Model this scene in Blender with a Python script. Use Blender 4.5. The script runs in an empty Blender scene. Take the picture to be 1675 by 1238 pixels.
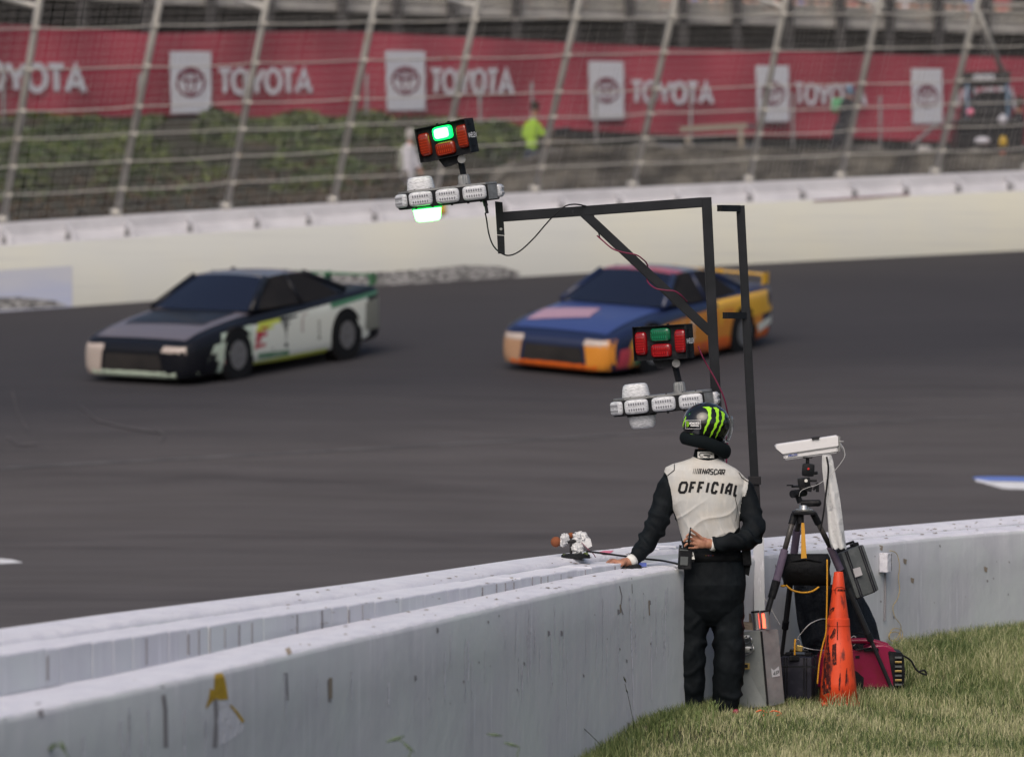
import bpy, bmesh, math, random
import numpy as np
from mathutils import Vector as V, Matrix, Quaternion, noise
from mathutils.bvhtree import BVHTree
random.seed(7); np.random.seed(7)
SC = bpy.context.scene; COL = SC.collection
R = math.radians
# ---------------------------------------------------------------- camera
F = 6925.0; HZ = 505.0; CX, CY = 837.5, 619.0; CAMZ = 2.4
cam = bpy.data.cameras.new('camera'); camo = bpy.data.objects.new('camera', cam); COL.objects.link(camo)
PITCH = math.atan((CY - HZ) / F)
camo.location = (0, 0, CAMZ); camo.rotation_euler = (math.pi/2 - PITCH, 0, 0)
cam.sensor_width = 36; cam.lens = 36 * F / 1675; cam.clip_end = 4000; cam.clip_start = .5
cam.dof.use_dof = True; cam.dof.focus_distance = 25.3; cam.dof.aperture_fstop = 2.4
cam.dof.aperture_blades = 9
SC.camera = camo
# ---------------------------------------------------------------- world, sun, exposure
w = bpy.data.worlds.new('World'); SC.world = w; w.use_nodes = True
nt = w.node_tree; bg = nt.nodes['Background']
sky = nt.nodes.new('ShaderNodeTexSky'); sky.sky_type = 'NISHITA'; sky.sun_disc = False
SUN_EL, SUN_AZ = 46, 196            # azimuth clockwise from +Y (sun behind and to the left of the camera)
sky.sun_elevation = R(SUN_EL); sky.sun_rotation = R(SUN_AZ); sky.dust_density = 5.0; sky.air_density = 1.0; sky.ozone_density = 1.0
nt.links.new(sky.outputs[0], bg.inputs[0]); bg.inputs[1].default_value = .078
sl = bpy.data.lights.new('sun', 'SUN'); slo = bpy.data.objects.new('sun', sl); COL.objects.link(slo)
sl.energy = 1.35; sl.angle = R(50); sl.color = (1, .90, .80)
_s = V((math.sin(R(SUN_AZ))*math.cos(R(SUN_EL)), math.cos(R(SUN_AZ))*math.cos(R(SUN_EL)), math.sin(R(SUN_EL))))
slo.rotation_euler = _s.to_track_quat('Z', 'Y').to_euler(); slo.location = (0, -5, 30)
SC.view_settings.view_transform = 'Standard'; SC.view_settings.look = 'None'
SC.view_settings.exposure = 0.4; SC.view_settings.gamma = 1
# ---------------------------------------------------------------- measuring helpers (photo pixel + distance -> point)
_cp, _sp = math.cos(PITCH), math.sin(PITCH)
CAM = V((0, 0, CAMZ))
def ray(px, py):
    x = (px - CX) / F; u = (CY - py) / F
    return V((x, _cp + u*_sp, -_sp + u*_cp))
def P(px, py, d):
    r = ray(px, py); return CAM + r * (d / r.y)
def Gz(px, py, z):
    r = ray(px, py); return CAM + r * ((z - CAMZ) / r.z)
def unproj(p):
    q = p - CAM; d = q.y*_cp - q.z*_sp; u = (q.y*_sp + q.z*_cp) / d
    return CX + F*q.x/d, CY - F*u
def interp(x, xs, ys): return float(np.interp(x, xs, ys))
def smooth(a, b, x):
    t = min(1, max(0, (x-a)/(b-a))); return t*t*(3-2*t)
# ---------------------------------------------------------------- materials
def mat(name, col, rough=.6, metal=0, var=None, bump=None, emit=None, trans=0, spec=None, coat=0, alpha=1, ior=1.45, chips=None, streak=None):
    if spec is None: spec = .5 if max(col) > .05 or metal > .3 else .2
    m = bpy.data.materials.new(name); m.use_nodes = True
    n = m.node_tree; b = n.nodes['Principled BSDF']; L = n.links
    c4 = lambda c: (c[0], c[1], c[2], 1)
    b.inputs['Base Color'].default_value = c4(col); b.inputs['Roughness'].default_value = rough
    b.inputs['Metallic'].default_value = metal; b.inputs['Specular IOR Level'].default_value = spec
    b.inputs['Transmission Weight'].default_value = trans; b.inputs['IOR'].default_value = ior
    b.inputs['Coat Weight'].default_value = coat; b.inputs['Alpha'].default_value = alpha
    if emit: b.inputs['Emission Color'].default_value = c4(emit[0]); b.inputs['Emission Strength'].default_value = emit[1]
    tc = n.nodes.new('ShaderNodeTexCoord'); cur = None
    def noise_fac(scale, lo, hi, stretch=(1, 1, 1), detail=5):
        mp = n.nodes.new('ShaderNodeMapping'); mp.inputs['Scale'].default_value = stretch
        L.new(tc.outputs['Object'], mp.inputs[0])
        t = n.nodes.new('ShaderNodeTexNoise'); t.inputs['Scale'].default_value = scale; t.inputs['Detail'].default_value = detail
        t.inputs['Roughness'].default_value = .62
        L.new(mp.outputs[0], t.inputs['Vector'])
        mr = n.nodes.new('ShaderNodeMapRange'); mr.inputs[1].default_value = lo; mr.inputs[2].default_value = hi
        L.new(t.outputs[0], mr.inputs[0]); return mr.outputs[0], t.outputs[0]
    def mixc(fac, a, c2, amt=1):
        mx = n.nodes.new('ShaderNodeMix'); mx.data_type = 'RGBA'
        if amt != 1:
            k = n.nodes.new('ShaderNodeMath'); k.operation = 'MULTIPLY'; k.inputs[1].default_value = amt; L.new(fac, k.inputs[0]); fac = k.outputs[0]
        L.new(fac, mx.inputs[0])
        if a is None: mx.inputs[6].default_value = c4(col)
        else: L.new(a, mx.inputs[6])
        mx.inputs[7].default_value = c4(c2); return mx.outputs[2]
    for v in (var or []):                      # (scale, colour, lo, hi, stretch, amount)
        f, _ = noise_fac(v[0], v[2], v[3], v[4] if len(v) > 4 else (1, 1, 1)); cur = mixc(f, cur, v[1], v[5] if len(v) > 5 else 1)
    if cur: L.new(cur, b.inputs['Base Color'])
    if bump:
        _, t = noise_fac(bump[0], 0, 1, bump[2] if len(bump) > 2 else (1, 1, 1), 6)
        bp = n.nodes.new('ShaderNodeBump'); bp.inputs['Strength'].default_value = bump[1]; bp.inputs['Distance'].default_value = bump[3] if len(bump) > 3 else .01
        L.new(t, bp.inputs['Height']); L.new(bp.outputs[0], b.inputs['Normal'])
    return m
M = {}
def mk(k, *a, **kw): M[k] = mat(k, *a, **kw); return M[k]
# ---------------------------------------------------------------- object helpers
def tag(o, label=None, cat=None, group=None, kind=None):
    if label: o['label'] = label
    if cat: o['category'] = cat
    if group: o['group'] = group
    if kind: o['kind'] = kind
    return o
def empty(name, loc, label, cat, group=None, rot=None):
    o = bpy.data.objects.new(name, None); COL.objects.link(o)
    mw = Matrix.Translation(loc)
    if rot is not None: mw = mw @ rot.to_4x4()
    o.matrix_world = mw; o.empty_display_size = .1; o['_m'] = [c for r_ in mw for c in r_]
    return tag(o, label, cat, group)
def mw_of(o):
    if o is None: return Matrix()
    if '_m' in o:
        f = list(o['_m']); return Matrix([f[0:4], f[4:8], f[8:12], f[12:16]])
    return mw_of(o.parent) if o.parent else Matrix()
def link(name, me, mats, parent=None, local=False, sm=False):
    """mesh data in world coordinates (local=False) or in the parent's coordinates"""
    if not isinstance(mats, (list, tuple)): mats = [mats]
    for m in mats: me.materials.append(M[m] if isinstance(m, str) else m)
    o = bpy.data.objects.new(name, me); COL.objects.link(o)
    if parent is not None:
        if not local: me.transform(mw_of(parent).inverted())
        o.parent = parent
    if sm: me.shade_smooth()
    return o
class B:
    def __init__(s): s.bm = bmesh.new(); s.mi = 0
    def _add(s, vs, fs, mi=None):
        b = [s.bm.verts.new(v) for v in vs]; out = []
        for f in fs:
            try: q = s.bm.faces.new([b[i] for i in f]); q.material_index = s.mi if mi is None else mi; out.append(q)
            except ValueError: pass
        return b
    def box(s, c, size, rot=None, bev=0, taper=None, mi=None):
        c = V(c); h = V(size)/2; tx, ty = taper or (1, 1)
        vs = []
        for z in (-1, 1):
            for y in (-1, 1):
                for x in (-1, 1):
                    v = V((x*h.x*(tx if z > 0 else 1), y*h.y*(ty if z > 0 else 1), z*h.z))
                    vs.append(v)
        if bev:
            t = bmesh.new(); tv = [t.verts.new(v) for v in vs]
            for f in ((0,2,3,1),(4,5,7,6),(0,1,5,4),(2,6,7,3),(0,4,6,2),(1,3,7,5)): t.faces.new([tv[i] for i in f])
            bmesh.ops.bevel(t, geom=t.edges[:], offset=bev, segments=2, affect='EDGES', profile=.6)
            t.verts.index_update()
            vs = [v.co.copy() for v in t.verts]; fs = [[v.index for v in f.verts] for f in t.faces]; t.free()
        else: fs = ((0,2,3,1),(4,5,7,6),(0,1,5,4),(2,6,7,3),(0,4,6,2),(1,3,7,5))
        if rot is not None: vs = [rot @ v for v in vs]
        s._add([v + c for v in vs], fs, mi); return s
    def tube(s, pts, r, n=10, cap=True, mi=None, sy=1.0, up=None, square=False):
        pts = [V(p) for p in pts]; m = len(pts)
        rs = r if isinstance(r, (list, tuple)) else [r]*m
        if square: n = 4
        vs = []; prev = None
        for i, p in enumerate(pts):
            t = (pts[min(i+1, m-1)] - pts[max(i-1, 0)])
            t = t.normalized() if t.length > 1e-9 else V((0, 0, 1))
            if prev is None:
                a = up if up is not None else (V((0, 1, 0)) if abs(t.y) < .8 else V((1, 0, 0)))
                a = (a - t*a.dot(t)).normalized()
            else: a = (prev - t*prev.dot(t)).normalized()
            prev = a; b = t.cross(a)
            for k in range(n):
                an = 2*math.pi*k/n + (math.pi/4 if square else 0); q = rs[i]*(1.41421 if square else 1)
                vs.append(p + a*(math.cos(an)*q*sy) + b*(math.sin(an)*q))
        fs = []
        for i in range(m-1):
            for k in range(n): fs.append((i*n+k, i*n+(k+1) % n, (i+1)*n+(k+1) % n, (i+1)*n+k))
        if cap: fs.append(tuple(range(n))[::-1]); fs.append(tuple((m-1)*n+k for k in range(n)))
        s._add(vs, fs, mi); return s
    def cyl(s, a, b, r0, r1=None, n=20, mi=None): return s.tube([a, b], [r0, r0 if r1 is None else r1], n, mi=mi)
    def loft(s, rings, cap=True, mi=None):
        n = len(rings[0]); vs = [p for r_ in rings for p in r_]; fs = []
        for i in range(len(rings)-1):
            for k in range(n): fs.append((i*n+k, i*n+(k+1) % n, (i+1)*n+(k+1) % n, (i+1)*n+k))
        if cap: fs.append(tuple(range(n))[::-1]); fs.append(tuple((len(rings)-1)*n+k for k in range(n)))
        s._add(vs, fs, mi); return s
    def ball(s, c, r, rot=None, nu=20, nv=14, mi=None, f=None):
        r = V(r) if isinstance(r, (tuple, list, V)) else V((r, r, r)); c = V(c); vs = []
        for j in range(nv+1):
            th = math.pi*j/nv
            for i in range(nu):
                ph = 2*math.pi*i/nu; d = V((math.sin(th)*math.cos(ph), math.sin(th)*math.sin(ph), math.cos(th)))
                v = V((d.x*r.x, d.y*r.y, d.z*r.z))
                if f: v = f(v, d)
                if rot is not None: v = rot @ v
                vs.append(c + v)
        fs = [(j*nu+i, (j+1)*nu+i, (j+1)*nu+(i+1) % nu, j*nu+(i+1) % nu) for j in range(nv) for i in range(nu)]
        s._add(vs, fs, mi); return s
    def prism(s, poly, off, mi=None):
        n = len(poly); poly = [V(p) for p in poly]; off = V(off)
        vs = poly + [p + off for p in poly]
        fs = [tuple(range(n)), tuple(range(2*n-1, n-1, -1))] + [(i, i+n, (i+1) % n+n, (i+1) % n) for i in range(n)]
        s._add(vs, fs, mi); return s
    def me(s, name='m', weld=0):
        if weld: bmesh.ops.remove_doubles(s.bm, verts=s.bm.verts[:], dist=weld)
        bmesh.ops.recalc_face_normals(s.bm, faces=s.bm.faces[:])
        me = bpy.data.meshes.new(name); s.bm.to_mesh(me); s.bm.free(); return me
    def ob(s, name, mats, parent=None, local=False, sm=False, weld=0, auto=None):
        o = link(name, s.me(name, weld), mats, parent, local, sm or auto is not None)
        if auto is not None: o.data.set_sharp_from_angle(angle=R(auto))
        return o
def spline(pts, k=6):
    pts = [V(p) for p in pts]; out = []; n = len(pts)
    for i in range(n-1):
        p0, p1, p2, p3 = pts[max(i-1, 0)], pts[i], pts[i+1], pts[min(i+2, n-1)]
        for j in range(k):
            t = j/k
            out.append(.5*((2*p1) + (p2-p0)*t + (2*p0-5*p1+4*p2-p3)*t*t + (3*p1-p0-3*p2+p3)*t**3))
    out.append(pts[-1]); return out
def grid_mesh(name, fn, us, vs):
    nu, nv = len(us), len(vs)
    co = [fn(u, v) for v in vs for u in us]
    fs = [(j*nu+i, j*nu+i+1, (j+1)*nu+i+1, (j+1)*nu+i) for j in range(nv-1) for i in range(nu-1)]
    me = bpy.data.meshes.new(name); me.from_pydata([tuple(c) for c in co], [], fs); me.update(); return me
def bvh_of(obs):
    vs, fs = [], []
    for o in (obs if isinstance(obs, (list, tuple)) else [obs]):
        mw = mw_of(o.parent) if o.parent else mw_of(o); b = len(vs)
        vs += [mw @ v.co for v in o.data.vertices]; fs += [[b+i for i in p.vertices] for p in o.data.polygons]
    return BVHTree.FromPolygons(vs, fs)
def surf(bvh, off=.002, fallback=None):
    """map photo pixel -> point lying on a surface"""
    def f(px, py):
        r = ray(px, py).normalized(); h, n, i, d = bvh.ray_cast(CAM, r)
        if h is None: return P(px, py, fallback) if fallback else None
        if n.dot(r) > 0: n = -n
        return h + n*off
    return f
# strokes of the letters: x 0..1, y 0..1
GL = {
 'O': [[(.25,0),(.8,0),(1,.2),(1,.8),(.8,1),(.2,1),(0,.8),(0,.2),(.25,0)]],
 'o': [[(.5+.5*math.cos(a*math.pi/10), .5+.5*math.sin(a*math.pi/10)) for a in range(21)]],
 'F': [[(0,0),(0,1),(1,1)], [(0,.5),(.8,.5)]], 'I': [[(.5,0),(.5,1)]],
 'C': [[(1,.75),(1,.85),(.82,1),(.2,1),(0,.8),(0,.2),(.2,0),(.82,0),(1,.15),(1,.28)]],
 'A': [[(0,0),(0,.6),(.45,1),(1,1),(1,0)], [(0,.35),(1,.35)]],
 'a': [[(0,0),(.5,1),(1,0)], [(.2,.3),(.8,.3)]],
 'L': [[(0,1),(0,.15),(.15,0),(1,0)]], 'N': [[(0,0),(0,1),(1,0),(1,1)]],
 'S': [[(1,1),(.1,1),(0,.9),(0,.55),(1,.45),(1,.1),(.9,0),(0,0)]],
 'R': [[(0,0),(0,1),(.9,1),(1,.9),(1,.5),(.9,.42),(0,.42)], [(.5,.42),(1,0)]],
 'T': [[(0,1),(1,1)], [(.5,1),(.5,0)]], 'Y': [[(0,1),(.5,.45),(1,1)], [(.5,.45),(.5,0)]],
 'P': [[(0,0),(0,1),(1,1),(1,.45),(0,.45)]], 'E': [[(1,1),(0,1),(0,0),(1,0)], [(0,.5),(.8,.5)]],
 'M': [[(0,0),(0,1),(.5,.4),(1,1),(1,0)]], 'W': [[(0,1),(.25,0),(.5,.8),(.75,0),(1,1)]],
 'H': [[(0,0),(0,1)], [(1,0),(1,1)], [(0,.5),(1,.5)]], 'G': [[(1,.85),(.8,1),(0,1),(0,0),(1,0),(1,.45),(.6,.45)]],
 '4': [[(.8,0),(.8,1),(0,.3),(1,.3)]], '1': [[(.3,.8),(.6,1),(.6,0)]], '8': [[(0,0),(1,0),(1,1),(0,1),(0,0)], [(0,.5),(1,.5)]],
}
def ribbon(b, pts, w, fmap, mi=None, sub=2, close_mitre=True):
    """flat strip of width w (in map units) along 2D pts"""
    pts = [V((p[0], p[1])) for p in pts]; q = []
    for i in range(len(pts)-1):
        for j in range(sub): q.append(pts[i].lerp(pts[i+1], j/sub))
    q.append(pts[-1]); loop = (q[0]-q[-1]).length < 1e-6
    L, Rr = [], []
    for i, p in enumerate(q):
        a = q[i-1] if i > 0 else (q[-2] if loop else None); c = q[i+1] if i < len(q)-1 else (q[1] if loop else None)
        d1 = (p-a).normalized() if a is not None else None; d2 = (c-p).normalized() if c is not None else None
        if d1 is None: d1 = d2
        if d2 is None: d2 = d1
        n1 = V((-d1.y, d1.x)); n2 = V((-d2.y, d2.x)); n = (n1+n2)
        n = n.normalized() if n.length > 1e-6 else n1
        k = 1/max(.45, n.dot(n1)); ww = w(i/(len(q)-1)) if callable(w) else w
        L.append(p + n*(ww/2*k)); Rr.append(p - n*(ww/2*k))
    a3 = [fmap(p.x, p.y) for p in L]; c3 = [fmap(p.x, p.y) for p in Rr]
    for i in range(len(q)-1):
        four = [a3[i], a3[i+1], c3[i+1], c3[i]]
        if all(v is not None for v in four): b._add(four, [(0, 1, 2, 3)], mi)
def letters(b, cells, fmap, wt, sub=2, mi=None):
    """cells: (char, x0, x1, ytop0, ybot0, ytop1, ybot1, slant) in map units, y down"""
    for ch, x0, x1, t0, b0, t1, b1, sl_ in cells:
        def g(u, v, x0=x0, x1=x1, t0=t0, b0=b0, t1=t1, b1=b1, sl_=sl_):
            t = t0+(t1-t0)*u; bb = b0+(b1-b0)*u
            return (x0+(x1-x0)*u + sl_*(v-.5), bb+(t-bb)*v)
        for st in GL[ch]: ribbon(b, [g(u, v) for u, v in st], wt, fmap, mi, sub)
def word(s, x0, x1, t0, b0, t1, b1, slant=0, gap=.28, wid=None):
    wid = wid or {}; ws = [wid.get(c, 1) for c in s]; tot = sum(ws) + gap*(len(s)-1); out = []; x = 0
    for c, q in zip(s, ws):
        u0, u1 = x/tot, (x+q)/tot; f = lambda a, bb, u: a+(bb-a)*u
        out.append((c, f(x0, x1, u0), f(x0, x1, u1), f(t0, t1, u0), f(b0, b1, u0), f(t0, t1, u1), f(b0, b1, u1), slant)); x += q+gap
    return out
def poly_on(b, pts, fmap, mi=None):
    v = [fmap(*p) for p in pts]
    if any(q is None for q in v): return
    bm2 = bmesh.new(); bv = [bm2.verts.new(q) for q in v]
    f = bm2.faces.new(bv); r_ = bmesh.ops.triangulate(bm2, faces=[f]); bm2.verts.index_update()
    b._add([q.co.copy() for q in bm2.verts], [[q.index for q in f.verts] for f in bm2.faces], mi); bm2.free()
def remesh(b, vox, smooth_it=2):
    """one continuous skin round overlapping closed shapes"""
    src = b.me('src'); o = bpy.data.objects.new('tmp', src); COL.objects.link(o)
    md = o.modifiers.new('r', 'REMESH'); md.mode = 'VOXEL'; md.voxel_size = vox
    if smooth_it: ms = o.modifiers.new('s', 'SMOOTH'); ms.iterations = smooth_it; ms.factor = .5
    dg = bpy.context.evaluated_depsgraph_get(); me = bpy.data.meshes.new_from_object(o.evaluated_get(dg))
    bpy.data.objects.remove(o); bpy.data.meshes.remove(src); me.materials.clear(); return me
def fnoise(p, s=1.0): return noise.noise(V(p)*s)
# ================================================================ materials
mk('asphalt', (.083,.076,.077), .88, var=[(.22,(.058,.053,.055),.42,.62,(.22,1,1),.9), (.9,(.098,.09,.09),.5,.7,(.15,1.3,1),.7), (1.2,(.104,.096,.099),.35,.75,(.35,1.2,1)), (6,(.058,.056,.06),.5,.8,(.05,1.6,1),.7), (160,(.11,.107,.11),.56,.75,(1,1,1),.45)], bump=(120,.35,(1,1,1),.01), spec=.25)
mk('asphalt_seam', (.12,.115,.12), .9, var=[(3,(.07,.068,.073),.4,.6)])
mk('line_white', (.72,.73,.76), .6, var=[(5,(.4,.4,.42),.5,.75)])
mk('line_blue', (.12,.2,.55), .6)
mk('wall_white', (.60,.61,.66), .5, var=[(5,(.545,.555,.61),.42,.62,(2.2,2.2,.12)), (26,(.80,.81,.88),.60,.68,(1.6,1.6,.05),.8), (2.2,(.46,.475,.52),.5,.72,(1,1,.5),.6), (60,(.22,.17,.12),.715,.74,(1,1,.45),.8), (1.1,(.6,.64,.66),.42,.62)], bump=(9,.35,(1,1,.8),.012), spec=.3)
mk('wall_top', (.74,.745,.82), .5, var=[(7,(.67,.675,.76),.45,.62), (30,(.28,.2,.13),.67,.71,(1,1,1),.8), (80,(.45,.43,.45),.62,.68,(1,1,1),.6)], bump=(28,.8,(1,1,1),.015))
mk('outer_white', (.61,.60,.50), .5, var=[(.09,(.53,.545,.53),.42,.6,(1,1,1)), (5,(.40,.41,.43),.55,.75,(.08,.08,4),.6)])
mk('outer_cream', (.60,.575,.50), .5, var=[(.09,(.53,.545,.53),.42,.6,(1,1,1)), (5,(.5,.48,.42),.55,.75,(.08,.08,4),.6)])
mk('outer_top', (.56,.56,.60), .55, var=[(2,(.47,.47,.51),.4,.65)])
mk('scuff', (.09,.09,.095), .8, var=[(7,(.45,.45,.46),.45,.6,(1.4,1.4,5))])
mk('galv', (.56,.54,.50), .5, .3, var=[(3,(.44,.43,.41),.4,.65), (6,(.42,.3,.17),.62,.75)])
mk('tan_metal', (.24,.21,.17), .6)
mk('pole_dull', (.17,.17,.18), .6)
mk('wire', (.40,.39,.39), .5, .3)
mk('banner_red', (.29,.031,.060), .7, var=[(.8,(.27,.028,.053),.4,.65)], bump=(2,.4,(1,1,1),.05))
mk('banner_white', (.50,.52,.60), .7, var=[(2,(.52,.53,.58),.4,.7)])
mk('banner_ink', (.15,.02,.05), .7)
mk('dark_steel', (.022,.022,.026), .6, var=[(2,(.05,.048,.05),.4,.7)])
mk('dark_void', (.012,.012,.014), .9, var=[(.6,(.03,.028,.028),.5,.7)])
mk('concrete_pale', (.40,.39,.38), .8, var=[(1.5,(.22,.215,.22),.4,.7)])
mk('stone', (.15,.14,.12), .9, var=[(1.6,(.07,.065,.06),.4,.62),(7,(.22,.2,.17),.55,.75)], bump=(4,1,(1,1,1),.12))
mk('hill_soil', (.03,.03,.022), .95, var=[(.7,(.065,.05,.037),.5,.65),(2,(.022,.025,.018),.5,.7)])
mk('leafA', (.048,.078,.024), .6, var=[(.45,(.016,.028,.012),.42,.58),(1.3,(.12,.155,.04),.46,.62)])
mk('leafB', (.04,.03,.02), .7, var=[(1,(.07,.05,.03),.4,.6)])
mk('soil', (.05,.055,.025), .95, var=[(9,(.03,.035,.015),.4,.6),(2,(.08,.075,.035),.5,.7)])
mk('ground', (.07,.075,.045), .95, var=[(.3,(.05,.06,.03),.4,.7)])
mk('black_paint', (.010,.012,.016), .45, 0, var=[(40,(.07,.08,.10),.66,.76,(1,1,.3),.7),(6,(.018,.02,.026),.4,.7)], spec=.3)
mk('black_plastic', (.009,.010,.013), .5, var=[(18,(.03,.03,.033),.5,.7)])
mk('black_rubber', (.012,.013,.015), .75)
mk('grey_metal', (.30,.31,.32), .42, .6, var=[(14,(.2,.2,.21),.45,.65)])
mk('steel', (.55,.56,.58), .3, .9)
mk('lens_clear', (.70,.72,.77), .16, trans=.12, spec=.7, var=[(90,(.33,.35,.39),.45,.6,(.5,.5,2.5),.7)], bump=(80,.6,(.4,.4,3),.004))
mk('lens_core', (.60,.62,.68), .25, .1)
mk('led', (.26,.27,.30), .25, .3)
mk('lens_red', (.24,.002,.006), .15, trans=.1, spec=.6, coat=.5)
mk('lens_red_hi', (.48,.012,.016), .2, spec=.6, coat=.5)
mk('lens_orange_red', (.24,.018,.005), .15, trans=.1, spec=.6, coat=.5)
mk('lens_orange_hi', (.42,.04,.010), .2, coat=.5)
mk('lens_green', (.004,.11,.05), .15, trans=.1, spec=.6, coat=.5)
mk('lens_green_hi', (.01,.2,.1), .2, coat=.5)
mk('lens_green_lit', (.2,.9,.4), .2, emit=((.10,1,.13),7.5))
mk('lens_green_rim', (.02,.5,.15), .2, emit=((.0,1,.12),1.6))
mk('beacon_base_green', (.02,.25,.1), .25, emit=((.0,.9,.15),.35))
mk('led_red', (.8,.1,.05), .3, emit=((1,.08,.04),3.5))
mk('ink_white', (.78,.78,.8), .6)
mk('ink_black', (.012,.012,.014), .6)
mk('ink_green', (.36,.78,.03), .45)
mk('ink_blue', (.08,.12,.4), .5)
mk('suit_white', (.50,.505,.50), .85, var=[(7,(.52,.50,.465),.42,.66),(40,(.64,.62,.59),.5,.7,(1,1,.3),.5)], bump=(300,.35,(1,1,1),.002), spec=.2)
mk('suit_black', (.0050,.0068,.009), .7, var=[(9,(.009,.012,.015),.4,.65)], bump=(240,.4,(1,1,1),.002), spec=.12)
mk('skin', (.40,.20,.13), .5, var=[(30,(.33,.14,.09),.45,.65)], bump=(180,.3,(1,1,1),.002))
mk('cuff', (.68,.68,.66), .8)
mk('glove', (.012,.013,.015), .7, bump=(60,.8,(1,1,1),.006))
mk('shoe', (.015,.015,.017), .5)
mk('sole', (.35,.35,.36), .7)
mk('helmet', (.005,.006,.008), .16, coat=.6, spec=.6)
mk('visor', (.75,.78,.8), .05, trans=.92, ior=1.2)
mk('foam_black', (.005,.008,.010), .9, spec=.15)
mk('cone', (.74,.075,.02), .5, var=[(5,(.62,.05,.014),.4,.65),(14,(.07,.02,.02),.56,.66,(1.5,1.5,.4),.85)], bump=(30,.2,(1,1,1),.005))
mk('cone_mark', (.05,.012,.014), .7, var=[(40,(.3,.05,.02),.5,.62)])
mk('gen_red', (.25,.006,.055), .35, coat=.2, var=[(12,(.22,.008,.035),.45,.65)])
mk('case_grey', (.085,.095,.10), .55, var=[(16,(.13,.14,.145),.5,.7)], bump=(60,.2,(1,1,1),.003))
mk('case_dark', (.022,.023,.035), .5, var=[(16,(.04,.04,.055),.5,.7)])
mk('box_grey', (.34,.37,.38), .45, .15, var=[(6,(.28,.31,.32),.42,.62),(30,(.36,.38,.38),.62,.7)])
mk('box_pale', (.42,.44,.44), .38, .25, var=[(5,(.30,.32,.33),.42,.65,(1,1,2))])
mk('cloth_black', (.008,.011,.017), .6, bump=(9,.8,(1,1,1),.04))
mk('bag_black', (.008,.009,.011), .7, bump=(24,.6,(1,1,1),.02))
mk('strap', (.55,.27,.015), .6)
mk('foam_purple', (.13,.10,.155), .8, var=[(25,(.17,.14,.19),.5,.7)])
mk('carbon', (.075,.07,.068), .45, .2, var=[(30,(.11,.10,.095),.5,.7)])
mk('leg_dark', (.03,.031,.035), .4, .2)
mk('housing_white', (.74,.74,.77), .35, var=[(5,(.64,.64,.67),.5,.7)])
mk('plastic_film', (.80,.81,.83), .25, trans=.25, var=[(14,(.5,.51,.55),.55,.68)], bump=(22,.9,(1,1,.6),.02))
mk('foam_brown', (.22,.07,.03), .95, bump=(200,.8,(1,1,1),.004))
mk('brass', (.5,.36,.13), .35, .8)
mk('wood', (.32,.26,.2), .7, var=[(30,(.22,.17,.13),.4,.6,(1,1,8))])
mk('cable_black', (.012,.012,.014), .5)
mk('cable_red', (.16,.012,.05), .5)
mk('cable_yellow', (.50,.36,.10), .55)
mk('cable_grey', (.45,.45,.46), .5)
mk('paint_yellow', (.62,.40,.03), .6, var=[(20,(.45,.28,.02),.4,.6)])
mk('crack', (.27,.26,.28), .9)
mk('chip', (.24,.2,.17), .9)
mk('rust', (.30,.25,.20), .9)
mk('stain_pink', (.7,.2,.3), .6)
mk('vest_yellow', (.30,.50,.04), .6)
mk('shirt_white', (.55,.55,.62), .8)
mk('shirt_dark', (.02,.022,.03), .8)
mk('shirt_green', (.10,.32,.16), .8)
mk('jeans', (.035,.045,.07), .85)
mk('cap_blue', (.10,.16,.24), .8)
mk('hair', (.03,.02,.015), .8)
mk('hair_grey', (.4,.38,.38), .8)
mk('shirt_blue', (.06,.12,.42), .8)
mk('shirt_red', (.35,.05,.06), .8)
mk('orange', (.75,.12,.03), .6)
mk('stone_near', (.13,.12,.075), .9, var=[(20,(.07,.07,.03),.4,.6)], bump=(20,1,(1,1,1),.02))
mk('paper', (.75,.76,.8), .7)
mk('stem', (.10,.14,.09), .8)
mk('stem_dry', (.03,.035,.02), .7)

# ================================================================ setting: ground, lawn, track
XS = [-600, 0, 350, 560, 700, 860, 1000, 1100, 1250, 1419, 1675, 2300]
FRONT_Y = [1330, 1171, 1096, 1046, 1015, 978, 947, 929, 907, 888, 865, 824]
ZW = .88
front = [Gz(x, y, ZW) for x, y in zip(XS, FRONT_Y)]
front = [V((-3.0, 8, ZW))] + front[1:] ; front[0] = V((front[1].x - (front[2].x-front[1].x)*3.2, front[1].y - (front[2].y-front[1].y)*3.2, ZW))
front_c = spline(front, 8)
def wall_x_at(y):   # front face x at a depth
    return float(np.interp(y, [p.y for p in front_c], [p.x for p in front_c]))
def wall_y_at(x):
    return float(np.interp(x, [p.x for p in front_c], [p.y for p in front_c]))
def lawn_z(x, y):
    rise = .17*smooth(1.9, 2.6, x)*smooth(25.9, 27.4, y) + .02*smooth(2.6, 4.5, x)
    rise += interp(y, [20, 22, 23.5, 23.8, 24.2, 25], [-.25, -.2, -.09, -.065, -.01, 0])*(1-smooth(.15, 1.3, x-wall_x_at(y)))
    return rise + .012*noise.noise(V((x*1.3, y*1.3, 3)))
o = link('ground', grid_mesh('ground', lambda x, y: V((x, y, -.35)), np.linspace(-1500, 1500, 9), np.linspace(-800, 2500, 9)), 'ground'); tag(o, kind='structure')
def lawn_fn(u, v):
    y = 2 + 34*v; xw = wall_x_at(y); x = xw + .02 + u*u*26 + u*.5
    return V((x, y, lawn_z(x, y)))
LAWN = link('lawn', grid_mesh('lawn', lawn_fn, np.linspace(0, 1, 70), np.linspace(0, 1, 120)), 'soil'); tag(LAWN, kind='structure')

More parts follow.
